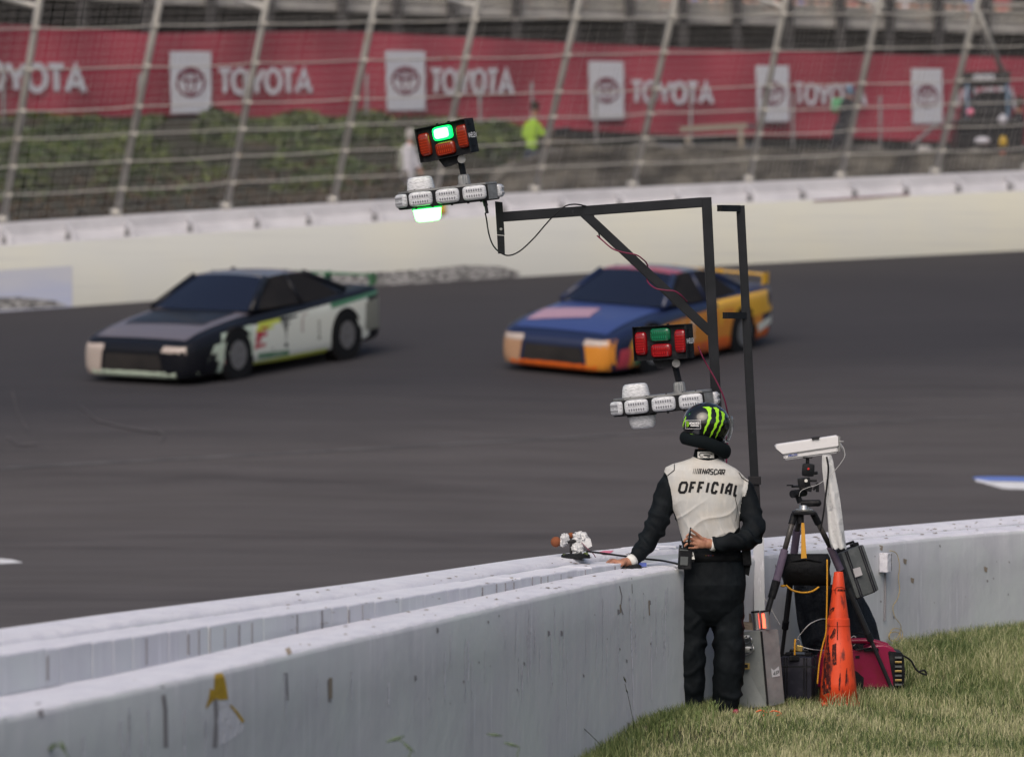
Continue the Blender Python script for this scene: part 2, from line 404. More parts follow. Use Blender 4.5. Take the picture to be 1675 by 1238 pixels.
def dw(px): return 68 + 6.8*px/1675
def yw(px): return 510 - 100*px/1675 - 6*math.sin(min(1, max(0, px/1675))*math.pi)
def zw(px): return P(px, yw(px), dw(px)).z
def track_pt(px, d):
    k = max(0, (d-42)/(dw(px)-42)); z = zw(px)*k**interp(px, [360, 1062], [1.15, 1.36])
    r = ray(px, HZ); p = CAM + r*(d/r.y); return V((p.x, d, z - (.0 if k > 0 else .0)))
TR = link('track', grid_mesh('track', lambda u, v: track_pt(u, dw(u)*v + (1-v)*interp(u, [-1500,0,560,1110,1675,3200], [13,18.8,22.1,26.6,30.5,38])) - V((0, 0, .0)), np.linspace(-1500, 3200, 90), np.linspace(0, 1, 80)), 'asphalt', sm=True); tag(TR, kind='structure')
tb = bvh_of(TR); on_tr = surf(tb, .006)
def ASPH():
    n = M['asphalt'].node_tree; b_ = n.nodes['Principled BSDF']; L = n.links; lk = b_.inputs['Base Color'].links[0]; src = lk.from_socket
    a, c = on_tr(0, 766), on_tr(1675, 679); k = (c.y-a.y)/(c.x-a.x)
    tc = n.nodes.new('ShaderNodeTexCoord'); sp = n.nodes.new('ShaderNodeSeparateXYZ'); L.new(tc.outputs['Object'], sp.inputs[0])
    m1 = n.nodes.new('ShaderNodeMath'); m1.operation = 'MULTIPLY_ADD'; m1.inputs[1].default_value = -k; L.new(sp.outputs[0], m1.inputs[0]); L.new(sp.outputs[1], m1.inputs[2])
    ns = n.nodes.new('ShaderNodeTexNoise'); ns.inputs['Scale'].default_value = .35; L.new(tc.outputs['Object'], ns.inputs['Vector'])
    m2 = n.nodes.new('ShaderNodeMath'); m2.operation = 'MULTIPLY_ADD'; m2.inputs[1].default_value = 3.0; L.new(ns.outputs[0], m2.inputs[0]); L.new(m1.outputs[0], m2.inputs[2])
    v0 = a.y-k*a.x
    mr = n.nodes.new('ShaderNodeMapRange'); mr.inputs[1].default_value = v0+1.0; mr.inputs[2].default_value = v0+9; mr.inputs[4].default_value = .78; L.new(m2.outputs[0], mr.inputs[0])
    mx = n.nodes.new('ShaderNodeMix'); mx.data_type = 'RGBA'; L.new(mr.outputs[0], mx.inputs[0]); L.new(src, mx.inputs[6]); mx.inputs[7].default_value = (.030, .030, .037, 1); L.new(mx.outputs[2], b_.inputs['Base Color'])
    mt = n.nodes.new('ShaderNodeMapRange'); mt.inputs[1].default_value = 30; mt.inputs[2].default_value = 52
def band(name, top, bot, m, off=.006, label=None):
    f = surf(tb, off); b = B(); xs = np.linspace(top[0][0], top[-1][0], 30)
    T = [f(x, interp(x, *zip(*top))) for x in xs]; Bt = [f(x, interp(x, *zip(*bot))) for x in xs]
    for i in range(29):
        if T[i] and T[i+1] and Bt[i] and Bt[i+1]: b._add([T[i], T[i+1], Bt[i+1], Bt[i]], [(0, 1, 2, 3)])
    o = b.ob(name, m); tag(o, kind='structure'); return o
band('track_line', [(-200,912),(0,914),(20,916),(36,920)], [(-200,924),(0,923),(20,922),(37,921)], 'line_white')
band('track_line', [(1592,781),(1610,780),(1900,782)], [(1592,783),(1612,787),(1900,792)], 'line_blue')
band('track_line', [(1596,784),(1620,788),(1900,793)], [(1600,788),(1640,800),(1900,806)], 'line_white')
band('track_seam', [(-200,775),(0,765),(400,744),(1100,706),(1675,678),(1900,668)], [(-200,778),(0,768),(400,746.5),(1100,708),(1675,680),(1900,670)], 'asphalt_seam')
ASPH()

mk('skid_dark', (.062,.057,.060), .88, var=[(2,(.082,.076,.077),.35,.6,(.3,3,1))]); mk('scratch_pale', (.12,.112,.115), .9, var=[(5,(.08,.075,.08),.4,.6)])
rs_ = random.Random(3)
for k in range(0):
    y = rs_.uniform(560, 860); x0 = rs_.uniform(-200, 1100); L_ = rs_.uniform(300, 900); sl_k = -.055-.02*rs_.random(); b = B()
    ribbon(b, [(x0+L_*t, y+sl_k*L_*t+5*math.sin(t*3+k)) for t in np.linspace(0, 1, 8)], lambda t, w_=rs_.uniform(12, 28): w_*math.sin(math.pi*min(.97, max(.03, t)))**.5, surf(tb, .005+.0008*k), sub=3)
    o = b.ob('skid_mark', 'skid_dark'); tag(o, kind='structure')
for k, pts in enumerate(([(235,560),(250,575),(262,592),(258,612)], [(20,640),(28,675),(45,705)], [(130,665),(160,690),(210,702),(265,710)], [(10,715),(30,730),(60,728)], [(250,700),(268,712),(262,725)])):
    b = B(); ribbon(b, pts, 1.3, surf(tb, .02+.001*k), sub=4); o = b.ob('surface_crack', 'scratch_pale'); tag(o, kind='structure')
# ================================================================ near double wall
def offset_curve(c, dist):
    out = []
    for i, p in enumerate(c):
        t = (c[min(i+1, len(c)-1)] - c[max(i-1, 0)]); t.z = 0; t.normalize()
        out.append(p + V((-t.y, t.x, 0))*dist)
    return out
def wall_strip(b, c, prof, mi_fn=None):
    """sweep a closed profile [(offset, z)] along the curve"""
    rings = []
    for i, p in enumerate(c):
        t = (c[min(i+1, len(c)-1)] - c[max(i-1, 0)]); t.z = 0; t.normalize(); n = V((-t.y, t.x, 0))
        rings.append([V((p.x, p.y, 0)) + n*o_ + V((0, 0, z_ if not callable(z_) else z_(p)))*1 for o_, z_ in prof])
    n = len(prof); vs = [b.bm.verts.new(v) for r_ in rings for v in r_]
    for i in range(len(rings)-1):
        for k in range(n):
            f = b.bm.faces.new([vs[i*n+k], vs[i*n+(k+1) % n], vs[(i+1)*n+(k+1) % n], vs[(i+1)*n+k]]); f.material_index = mi_fn(k) if mi_fn else 0
    b.bm.faces.new(vs[:n]); b.bm.faces.new(vs[-n:])
def jag(p, s, a): return a*noise.noise(V((p.x*s, p.y*s, 1.7)))
b = B()
fine = []
for i in range(len(front_c)-1):
    L = (front_c[i+1]-front_c[i]).length; k = max(1, int(L/.06))
    for j in range(k): fine.append(front_c[i].lerp(front_c[i+1], j/k))
WF = .34
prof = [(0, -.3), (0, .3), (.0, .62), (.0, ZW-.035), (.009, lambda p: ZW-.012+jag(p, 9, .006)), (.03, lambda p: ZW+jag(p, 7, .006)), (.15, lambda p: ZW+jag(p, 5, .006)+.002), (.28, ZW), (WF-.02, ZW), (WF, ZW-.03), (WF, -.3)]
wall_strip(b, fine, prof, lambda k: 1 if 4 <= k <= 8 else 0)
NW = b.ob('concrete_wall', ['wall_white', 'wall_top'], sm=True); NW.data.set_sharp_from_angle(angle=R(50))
tag(NW, 'long white painted concrete wall in front, beside the grass, that the official leans on', 'wall')
# rear wall of the pair (towards the track)
RX = [0, 190, 560, 900, 1110, 1250, 1675, 2300]; RY = [1027, 1001, 955, 907, 890, 879, 842, 795]; RZ = [1.0, 1.0, .98, .95, .92, .92, .92, .92]
rear = [Gz(x, y, z) for x, y, z in zip(RX, RY, RZ)]; rear.insert(0, rear[0] + (rear[0]-rear[1])*4.5)
rear_c = spline(rear, 10); rf = []
for i in range(len(rear_c)-1):
    L = (rear_c[i+1]-rear_c[i]).length; k = max(1, int(L/.12))
    for j in range(k): rf.append(rear_c[i].lerp(rear_c[i+1], j/k))
b = B(); W2 = -.26     # curve is the far edge
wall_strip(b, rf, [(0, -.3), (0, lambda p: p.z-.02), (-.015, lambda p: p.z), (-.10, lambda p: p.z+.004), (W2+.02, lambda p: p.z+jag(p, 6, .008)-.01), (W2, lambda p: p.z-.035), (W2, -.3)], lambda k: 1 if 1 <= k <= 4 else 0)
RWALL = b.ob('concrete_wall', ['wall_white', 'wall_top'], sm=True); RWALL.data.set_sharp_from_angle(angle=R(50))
tag(RWALL, 'white concrete wall at the track edge, standing behind the row of white blocks', 'wall')
# filler deck between the two walls
inner = offset_curve(front_c, WF+.004); b = B(); us = np.linspace(0, 1, 120)
def along(c, u):
    i = u*(len(c)-1); k = min(len(c)-2, int(i)); return c[k].lerp(c[k+1], i-k)
def rear_near(p):   # nearest rear wall near-edge point to p
    q = min(rf, key=lambda r_: (r_.x-p.x)**2+(r_.y-p.y)**2); i = rf.index(q)
    t = (rf[min(i+1, len(rf)-1)]-rf[max(i-1, 0)]); t.z = 0; t.normalize(); return q + V((-t.y, t.x, 0))*(W2+.004)
ring = [(along(inner, u), rear_near(along(inner, u))) for u in us]
tops = []; n_ = 6
for a, c in ring: tops.append([V((a.x+(c.x-a.x)*k/n_, a.y+(c.y-a.y)*k/n_, ZW-.03+.012*noise.noise(V((a.x*5, a.y*5, k*.7))))) for k in range(n_+1)])
fs = [(i*(n_+1)+k, i*(n_+1)+k+1, (i+1)*(n_+1)+k+1, (i+1)*(n_+1)+k) for i in range(len(us)-1) for k in range(n_)]
me = bpy.data.meshes.new('deck'); me.from_pydata([tuple(v) for r_ in tops for v in r_], [], fs)
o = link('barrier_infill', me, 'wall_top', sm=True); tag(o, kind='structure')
# row of white painted blocks standing on the infill
nb = 0; u = 0; mid = [(a*.62+c*.38) for a, c in ring]
L = [0]
for i in range(len(mid)-1): L.append(L[-1]+(mid[i+1]-mid[i]).length)
s = L[-1]*0
s_pos = 0.0; places = []
while s_pos < L[-1]-.5:
    ln = random.choice([.13, .16, .2, .24, .3, .36]); c0 = s_pos + ln/2
    i = int(np.searchsorted(L, c0)) - 1; i = max(0, min(len(mid)-2, i)); t = (c0-L[i])/(L[i+1]-L[i]); p = mid[i].lerp(mid[i+1], t); dr = (mid[i+1]-mid[i]).normalized()
    places.append((p, dr, ln)); s_pos += ln + random.uniform(.002, .004)
for p, dr, ln in places:
    px, py = unproj(V((p.x, p.y, .95)))
    if px < -150 or (985 < px < 1060) or px > 1250: continue
    rr_ = px > 1000
    if rr_: p = p + V((-dr.y, dr.x, 0))*.22
    h = interp(px, [0, 500, 860, 985, 1060], [.165, .12, .075, .06, .085]) + random.uniform(-.003, .003)
    b = B(); ang = math.atan2(dr.y, dr.x) + random.uniform(-.004, .004); rot = Matrix.Rotation(ang, 3, 'Z')
    wd = .26
    t_ = bmesh.new()
    b.box((0, 0, h/2), (ln, wd, h), bev=.008)
    for v in b.bm.verts:
        v.co += V((fnoise(v.co*9+p, 1), fnoise(v.co*9+p+V((5, 5, 5)), 1), fnoise(v.co*9+p+V((9, 2, 5)), 1)))*.0025
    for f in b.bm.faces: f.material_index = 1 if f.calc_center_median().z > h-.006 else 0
    for q_ in ([-.5, .0] if ln > .22 else [-.5]):
        if random.random() < .45: b.box((ln*q_+.006, -wd/2-.001, h*.5), (random.choice([.004, .006, .009]), .006, h*random.uniform(.6, .9)), mi=2)
    e = b.me('block'); e.transform(Matrix.Translation((p.x, p.y, ZW-.03)) @ rot.to_4x4())
    o = link('wall_block', e, ['wall_white', 'wall_top', 'crack'], None)
    tag(o, 'white painted block in the row between the two concrete walls', 'block', 'white blocks in the row between the two walls'); nb += 1
nwb = bvh_of(NW); onw = surf(nwb, .0015)
# marks on the wall face: flaked yellow paint, cracks, drips
b = B(); ribbon(b, [(357,1101),(359,1112),(360,1128),(361,1144)], lambda t: 11+13*t**.6, onw, sub=3); ribbon(b, [(350,1128),(345,1142),(337,1157)], lambda t: 13*(1-t)+2, surf(nwb, .002), sub=3); ribbon(b, [(376,1153),(386,1164),(397,1180)], lambda t: 3+2*t, surf(nwb, .003), sub=2)
b.ob('paint_patch', 'paint_yellow', NW); b = B()
onw2 = surf(nwb, .0022)
ribbon(b, [(352,1142),(354,1180),(351,1222)], 7, onw); ribbon(b, [(265,1122),(270,1160),(271,1222)], 7, onw)
ribbon(b, [(467,1100),(469,1145)], 6, onw); ribbon(b, [(537,1112),(539,1148)], 5, onw, 0)
ribbon(b, [(1013,958),(1017,975),(1015,992),(1019,1005)], 1.6, onw); ribbon(b, [(1033,945),(1034,970)], 1.2, onw); ribbon(b, [(62,1150),(68,1172)], 9, onw)
for a in ((1062,985),(1011,1000),(715,1030),(679,1108),(897,1035),(918,1035),(1028,1185)):
    poly_on(b, [(a[0]-1.5, a[1]-4), (a[0]+2, a[1]-3), (a[0]+2.5, a[1]+3), (a[0]-1, a[1]+6)], onw)
for _ in range(34):
    x = random.choice([random.uniform(1260, 1660), random.uniform(700, 1100)]); y = interp(x, XS, FRONT_Y) + random.uniform(10, 150); s_ = random.uniform(.5, 1.6)
    poly_on(b, [(x-s_, y-s_*random.uniform(1, 3)), (x+s_, y-s_), (x+s_*.8, y+s_*random.uniform(1, 3)), (x-s_*.5, y+s_)], onw)
b.ob('crack', 'crack', NW); b = B()
poly_on(b, [(361,1148),(375,1150),(399,1185),(396,1196),(372,1212),(358,1218),(355,1180)], onw)
for _ in range(44):
    x = random.uniform(760, 1100); y0 = interp(x, XS, FRONT_Y)+random.uniform(15, 110); ribbon(b, [(x, y0), (x+random.uniform(-.5, .5), y0+random.uniform(20, 110))], random.uniform(.5, 1.5), onw2)
ribbon(b, [(1028,945),(1031,1010),(1037,1180)], 2, onw2)
for _ in range(20):
    x = random.uniform(60, 800); y0 = interp(x, XS, FRONT_Y)+random.uniform(30, 90); ribbon(b, [(x, y0), (x, y0+random.uniform(30, 90))], random.uniform(1.5, 3.5), onw2)
b.ob('paint_drip', 'wall_top', NW)
b = B()
ribbon(b, [(540,1108),(540,1142)], 6, onw2); ribbon(b, [(470,1060),(474,1070)], 8, onw2); ribbon(b, [(1061,982),(1062,1006)], 2, onw2); ribbon(b, [(1014,988),(1015,1002)], 2, onw2)
for x, y in ((1441,895),(1492,948),(1612,930),(1480,917)): poly_on(b, [(x-3,y-4),(x+3,y-2),(x+2,y+6),(x-2,y+4)], onw2)
b.ob('rust_stain', 'rust', NW)
# black chips along the edges of the top
ondeck = surf(bvh_of([NW, RWALL, o]), .002)
allb = [q for q in COL.objects if q.name.startswith('wall_block')]
onblk = surf(bvh_of(allb + [NW, RWALL]), .002)
b = B()
for _ in range(150):
    x = random.uniform(470, 1060) if random.random() < .6 else random.uniform(1250, 1675)
    yf = interp(x, XS, FRONT_Y); yr = interp(x, RX, RY); y = random.uniform(yr+4, yf-2); s_ = random.uniform(.8, 5); hh = random.uniform(.25, .9)
    poly_on(b, [(x-s_, y-hh*random.random()), (x+s_*.3, y-hh), (x+s_, y+hh*.3), (x+s_*.2, y+hh), (x-s_*.7, y+hh*.5)], onblk)
b.ob('paint_chip', 'chip', NW)

# ================================================================ outer wall with gussets
def ow(px, zoff, doff):  # point of the outer wall base line, raised/pushed back
    p = P(px, yw(px), dw(px)); t = (P(px+5, yw(px+5), dw(px+5))-P(px-5, yw(px-5), dw(px-5))); t.z = 0; t.normalize()
    return p + V((-t.y, t.x, 0))*doff + V((0, 0, zoff))
oxs = np.linspace(-1500, 3200, 160)
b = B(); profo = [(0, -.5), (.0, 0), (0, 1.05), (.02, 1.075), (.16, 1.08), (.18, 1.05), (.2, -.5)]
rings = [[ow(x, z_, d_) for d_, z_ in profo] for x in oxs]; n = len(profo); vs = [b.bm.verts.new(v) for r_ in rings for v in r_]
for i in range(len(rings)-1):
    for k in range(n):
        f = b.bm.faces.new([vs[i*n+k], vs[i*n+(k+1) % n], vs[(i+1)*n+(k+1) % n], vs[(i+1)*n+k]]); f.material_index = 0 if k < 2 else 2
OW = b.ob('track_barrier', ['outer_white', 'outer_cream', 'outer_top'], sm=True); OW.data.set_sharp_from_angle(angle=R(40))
tag(OW, 'white outer racing wall running across behind the two race cars', 'wall')
b = B(); rings = [[ow(x, z_, d_) for d_, z_ in ((.66, -.3), (.66, 1.38), (.68, 1.41), (1.02, 1.43), (1.04, 1.4), (1.04, -.3))] for x in oxs]; b.loft(rings)
CWL = b.ob('barrier_backing', 'outer_top'); tag(CWL, 'raised pale concrete wall that carries the tall catch fence', 'wall')
b = B(); rings = [[ow(x, z_, d_) for d_, z_ in ((.21, .96), (.655, 1.22), (.655, 1.0), (.21, .8))] for x in oxs]; b.loft(rings); b.ob('cover_panel', 'outer_top', OW)
gx = [20,125,222,325,435,520,628,735,840,935,1030,1125,1243,1330,1415,1500,1585,1670] + [1755,1840,-85,-190]
for g in gx:
    b = B(); a0, a1, a2 = ow(g, 1.085, .02), ow(g, 1.24, .60), ow(g, 1.34, .645); w_ = ow(g+6, 0, 0)-ow(g, 0, 0)
    c0 = ow(g, .97, .2)
    b.prism([ow(g, 1.07, .21), ow(g, 1.24, .30), ow(g, 1.34, .65), ow(g, 1.0, .65), ow(g, .9, .22)], w_)
    b.ob('gusset', 'outer_top', OW)
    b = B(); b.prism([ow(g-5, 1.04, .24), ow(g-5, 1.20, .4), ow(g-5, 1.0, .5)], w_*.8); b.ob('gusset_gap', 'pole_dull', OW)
onow = surf(bvh_of(OW), .01)
b = B()
poly_on(b, [(515,470),(530,452),(580,447),(640,444),(700,440),(760,434),(820,436),(850,446),(846,455),(780,462),(700,466),(620,470),(560,474)], onow)
b.ob('scuff_mark', 'scuff', OW); mk('panel_blue', (.42,.46,.62), .5, var=[(.8,(.5,.52,.6),.4,.6,(.3,.3,3))]); b = B(); xs_ = np.linspace(-160, 118, 10)
for i in range(9): poly_on(b, [(xs_[i], 442+.06*xs_[i]*-1), (xs_[i+1], 442-.06*xs_[i+1]), (xs_[i+1], 516-.055*xs_[i+1]), (xs_[i], 516-.055*xs_[i])], surf(bvh_of(OW), .006))
b.ob('painted_panel', 'panel_blue', OW); b = B(); poly_on(b, [(-120,500),(-40,488),(30,486),(88,492),(110,500),(60,504),(0,506),(-120,508)], onow); b.ob('scuff_mark', 'scuff', OW)
b = B(); onow2 = surf(bvh_of(OW), .014); ribbon(b, [(1330,329),(1420,323.5),(1520,317),(1675,310),(1800,303)], 1.5, onow2, 0, 3); b.ob('red_stripe', 'banner_ink', OW)

# ================================================================ catch fence
cf = empty('catch_fence', ow(838, 1.41, .85), 'tall grey catch fence of leaning posts, cables and wire mesh on the outer wall', 'fence')
bot_x = [-720,-530,-345,-170,5,190,370,545,710,875,1035,1225,1375,1530,1680,1830]; top_x = [-660,-470,-285,-110,65,262,437,615,783,948,1105,1285,1440,1600,1750,1900]
TOPY = -110
posts = []
for bx, tx in zip(bot_x, top_x):
    bq = bx
    for _ in range(4): p0 = ow(bq, 1.42, .85); bq += bx-unproj(p0)[0]
    p0 = ow(bq, 1.42, .85); sx, sy = unproj(p0)
    d0 = dw(bx)+.6; k = (sy-TOPY)/(sy-0)
    ex = bx+(tx-bx)*k; p1 = P(ex, TOPY, d0-1.5)
    posts.append((p0, p1)); b = B(); pts = [p0.lerp(p1, t) for t in (0, .5, 1)]
    b.tube(pts, .058, 10); b.cyl(p0, p0+V((0, 0, .12)), .11, n=10); b.ob('post', 'galv', cf, sm=True)
CAB = [.06,.135,.21,.285,.36,.455,.60,.78,.98]
def fen(px, t):
    """point on the fence surface: px = position of the base, t up"""
    i = max(0, min(len(bot_x)-2, int(np.searchsorted(bot_x, px))-1)); u = (px-bot_x[i])/(bot_x[i+1]-bot_x[i])
    return posts[i][0].lerp(posts[i+1][0], u).lerp(posts[i][1].lerp(posts[i+1][1], u), t)
T0 = [unproj(posts[5][0].lerp(posts[5][1], t))[1] for t in (0, 1)]
def t_of(y): return (T0[0]-y)/(T0[0]-T0[1])
for y in (308, 262, 217, 172, 106, 40, -20, -80):
    t = t_of(y); b = B(); pts = []
    for i in range(len(bot_x)-1):
        for j in range(6):
            u = j/6; p = posts[i][0].lerp(posts[i][1], t).lerp(posts[i+1][0].lerp(posts[i+1][1], t), u); pts.append(p + V((0, -.07, -.018*4*u*(1-u)+.01*math.sin(i*2.3+y))))
    b.tube(pts, .014, 6); b.ob('cable', 'galv', cf, sm=True)
    for i in range(len(bot_x)):
        b = B(); q = posts[i][0].lerp(posts[i][1], t); b.box(q+V((.03, -.03, 0)), (.10, .08, .05)); b.ob('cable_clamp', 'galv', cf)
b = B(); 
for i in range(len(bot_x)-1):
    for j in range(20):
        u = j/20; a, c = posts[i][0].lerp(posts[i+1][0], u), posts[i][1].lerp(posts[i+1][1], u); o_ = V((random.uniform(-.01, .01), -.05, 0)); b.tube([a+o_, c+o_], .0062, 3, cap=False)
for k in range(36):
    t = k/36; pts = [posts[i][0].lerp(posts[i][1], t)+V((0, -.055, 0)) for i in range(len(bot_x))]; b.tube(pts, .0032, 3, cap=False)
b.ob('wire_mesh', 'wire', cf)
for (xa, ya), (xb, yb) in (((65,12),(5,-2)), ((435,14),(385,0)), ((1600,20),(1640,118)), ((783,12),(735,0)), ((1285,14),(1230,-5)),((1445,12),(1400,-3))):
    b = B(); b.cyl(P(xa, ya, 70+xa/250), P(xb, yb, 71+xa/250), .05, n=8); b.ob('brace', 'galv', cf, sm=True)

# ================================================================ bank behind the fence
def hill_pt(px, v):
    p0 = ow(px, 1.0, 1.0); p0.z -= .1
    yb = interp(px, [-600,0,300,560,700,860,1000,1300,1675,2300], [190,192,192,189,192,206,222,232,240,250])
    db = interp(px, [-600,0,1675,2300], [79,82.5,98,104]); p1 = P(px, yb, db)
    s_ = v**.9; p = p0.lerp(p1, v); p.z = p0.z + (p1.z-p0.z)*(v*.55+.45*smooth(.1, .95, v))
    if px > 880: p.z -= .5*math.sin(v*math.pi)
    p.z += .18*noise.noise(V((p.x*.8, p.y*.8, 0)))*math.sin(min(1, v)*math.pi); return p
o = link('hill', grid_mesh('hill', lambda u, v: hill_pt(u, v) if v <= 1 else hill_pt(u, 1)+V((0, (v-1)*60, 0)), np.linspace(-900, 2500, 150), list(np.linspace(0, 1, 24))+[2]), 'hill_soil', sm=True); tag(o, kind='structure')
def leaf_cloud(n, gen, size, seed):
    rng = np.random.default_rng(seed); vs = np.zeros((n*4, 3)); 
    for i in range(n):
        c = gen(rng); a = rng.normal(size=3); a /= np.linalg.norm(a); bb = np.cross(a, rng.normal(size=3)); bb /= np.linalg.norm(bb); s_ = size*rng.uniform(.5, 1.4)
        vs[i*4] = c-a*s_; vs[i*4+1] = c+bb*s_*.55; vs[i*4+2] = c+a*s_; vs[i*4+3] = c-bb*s_*.55
    me = bpy.data.meshes.new('leaves'); me.from_pydata(vs.tolist(), [], np.arange(n*4).reshape(-1, 4).tolist()); return me
def gen_ivy(rng):
    while True:
        px = rng.uniform(-500, 900); v = 1-rng.uniform(0, 1)**1.5*.62
        if px > 640 and v < .5: continue
        p = hill_pt(px, v)
        if noise.noise(V((p.x*.7, p.z*1.6, 5))) < -.12 - .35*(v-.4): continue
        h = .30*max(0, noise.noise(V((p.x*1.1, p.z*1.8, 1)))+.30)
        return np.array([p.x, p.y, p.z - .06 + rng.uniform(0, h+.06)])
o = link('ground_cover', leaf_cloud(42000, gen_ivy, .075, 3), 'leafA'); tag(o, 'dark green ivy and low shrubs covering the bank under the banner', 'ground cover', kind='stuff')
def gen_dry(rng):
    px = rng.uniform(-300, 1675); v = rng.uniform(.0, .5); p = hill_pt(px, v); return np.array([p.x, p.y, p.z+rng.uniform(0, .15)])
o = link('leaf_litter', leaf_cloud(5000, gen_dry, .09, 4), 'leafB'); tag(o, 'brown dry litter along the foot of the bank', 'leaf litter', kind='stuff')
# rubble stones on the right part of the bank
b = B(); rng = random.Random(5)
# ---- banner
bx = [-500,0,250,550,850,1115,1400,1675,2200]; bt = [22,40,55,51,66,80,88,95,110]; bb_ = [196,196,190,192,207,222,226,238,250]
def db_(px): return interp(px, [-500,0,1675,2200], [78,82,96,101])
def banner_pt(px, v, off=0):
    y = interp(px, bx, bt)*(1-v)+interp(px, bx, bb_)*v
    return P(px, y, db_(px)+.07*math.sin(px*.045)+.05*math.sin(px*.013+v*4)+off)
bn = empty('banner', banner_pt(838, 1), 'long red fabric banner with white panels hung on the fence above the bank', 'banner')
link('fabric', grid_mesh('f', lambda u, v: banner_pt(u, v), np.linspace(-500, 2200, 260), np.linspace(0, 1, 10)), 'banner_red', bn, sm=True)
def flat_on(px, py, off=-.14): return P(px, py, db_(px)+off)
panels = [(-78,-8,82,188),(277,345,84,186),(630,695,83,181),(962,1020,100,196),(1236,1290,107,200),(1490,1541,112,203),(1735,1783,118,208)]
for x0, x1, y0, y1 in panels:
    b = B(); b.prism([flat_on(x0, y0), flat_on(x1, y0+1), flat_on(x1+1, y1-1), flat_on(x0+3, y1)], V((0, .02, 0))); wp = b.ob('white_panel', 'banner_white', bn)
    cx, cy, r_ = (x0+x1)/2+1, (y0+y1)/2, (x1-x0)*.33; b = B(); fm = lambda x, y: flat_on(x, y, -.155)
    el = lambda ax, ay, dx, dy, n=28: [(cx+dx+ax*math.cos(2*math.pi*k/n), cy+dy+ay*math.sin(2*math.pi*k/n)) for k in range(n+1)]
    ribbon(b, el(r_, r_, 0, 0), r_*.17, fm, 0, 1); ribbon(b, el(r_*.30, r_*.88, 0, 0), r_*.15, fm, 0, 1); ribbon(b, el(r_*.80, r_*.32, 0, -r_*.42), r_*.17, fm, 0, 1)
    b.ob('emblem', 'banner_ink', wp)
for x0, x1, t0, b0, t1, b1 in ((-52,138,98,148,108,153),(358,508,112,155,111,154),(705,838,112,155,113,156),(1033,1165,131,170,134,172),(1300,1416,135,172,138,175),(1560,1662,140,178,143,182),(1792,1900,146,182,150,186)):
    b = B(); letters(b, word('ToYoTa', x0, x1, t0+3, b0-3, t1+3, b1-3, 0, .16, {'T': .82, 'Y': 1, 'o': .95, 'a': .95}), lambda x, y: flat_on(x, y), (x1-x0)*.05, 1)
    b.ob('lettering', 'banner_white', bn)
# thin line posts of the low fence that holds the banner
lf = empty('line_fence', P(838, 215, 89), 'low line of thin grey fence posts and rails in front of the red banner', 'fence')
for x in (6,40,228,400,600,785,870,975,1130,1297,1440,1560,1640):
    d = db_(x)-1.2; b = B(); b.cyl(P(x, 300 if x > 700 else 250, d), P(x, interp(x, bx, bt)+68, d), .032, n=8); b.ob('post', 'pole_dull', lf, sm=True)
for (xa, ya), (xb, yb) in (((1115,211),(1235,207)), ((1060,238),(1675,262)), ((700,250),(1240,240)),((1490,240),(1530,205)),((220,345),(400,306))):
    b = B(); b.cyl(P(xa, ya, db_(xa)-2), P(xb, yb, db_(xb)-2), .045, n=6); b.ob('rail', 'pole_dull', lf, sm=True)
# stone retaining wall at the right foot of the bank, and the timber gate frames
def stone_pt(u, v):
    p = ow(u, 1.05, 3.0); q = p + V((0, .5, 0)); top = P(u, interp(u, [860,960,1300,1675,2300], [262,240,243,252,262]), p.y+.5)
    r_ = p.lerp(top, v); n_ = noise.noise(V((r_.x*1.7, r_.z*2.4, 0))); r_.y += .22*n_; return r_
o = link('stone_wall', grid_mesh('sw', stone_pt, np.linspace(850, 2300, 220), np.linspace(0, 1, 20)), 'stone'); md = o.modifiers.new('t', 'SOLIDIFY'); md.thickness = .4
tag(o, 'rough grey stone retaining wall behind the outer wall on the right', 'wall')
gf = empty('frame_gate', P(1165, 300, 77), 'tan metal gate frame standing behind the outer wall below the fourth white panel', 'gate')
for a in (((1125,222),(1125,305)), ((1212,212),(1212,300)), ((1112,212),(1222,206)), ((1125,300),(1212,298))):
    b = B(); b.tube([P(*a[0], 77), P(*a[1], 77)], .05, square=True); b.ob('frame_bar', 'tan_metal', gf)
# ================================================================ grandstand
gs = empty('grandstand', P(1000, 60, 110), 'dark steel grandstand with a pale concrete walkway edge above the banner', 'grandstand')
def dg(px): return interp(px, [-800,0,1675,2600], [98,103,118,126])
def sl_y(px): return interp(px, [-800,400,560,1115,1675,2600], [-60,-3,4,22,40,70])
b = B(); rings = []
for x in np.linspace(-800, 2600, 40):
    d = dg(x); y = sl_y(x); rings.append([P(x, y, d), P(x, y+15, d), P(x, y+15, d)+V((0, .5, .0)), P(x, y, d)+V((0, .5, 0))])
b.loft(rings); b.ob('walkway_slab', 'concrete_pale', gs)
b = B(); rings = []
for x in np.linspace(-800, 2600, 40):
    d = dg(x); y = sl_y(x); rings.append([P(x, y+3, d)+V((0, .5, 0)), P(x, y+13, d)+V((0, .5, 0)), P(x, y+13, d)+V((0, 9, .0)), P(x, y+3, d)+V((0, 9, 0))])
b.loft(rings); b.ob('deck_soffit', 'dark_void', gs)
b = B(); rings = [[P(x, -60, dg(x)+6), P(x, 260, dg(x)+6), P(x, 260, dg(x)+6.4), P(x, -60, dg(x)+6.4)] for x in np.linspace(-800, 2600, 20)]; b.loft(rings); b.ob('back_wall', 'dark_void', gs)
for x in (-60,60,135,240,345,440,560,650,740,845,940,1030,1118,1205,1290,1375,1455,1535,1612,1690):
    b = B(); b.tube([P(x, sl_y(x)-60, dg(x)-.2), P(x, 200, dg(x)-.2)], .13, square=True); b.ob('column', 'dark_steel', gs)
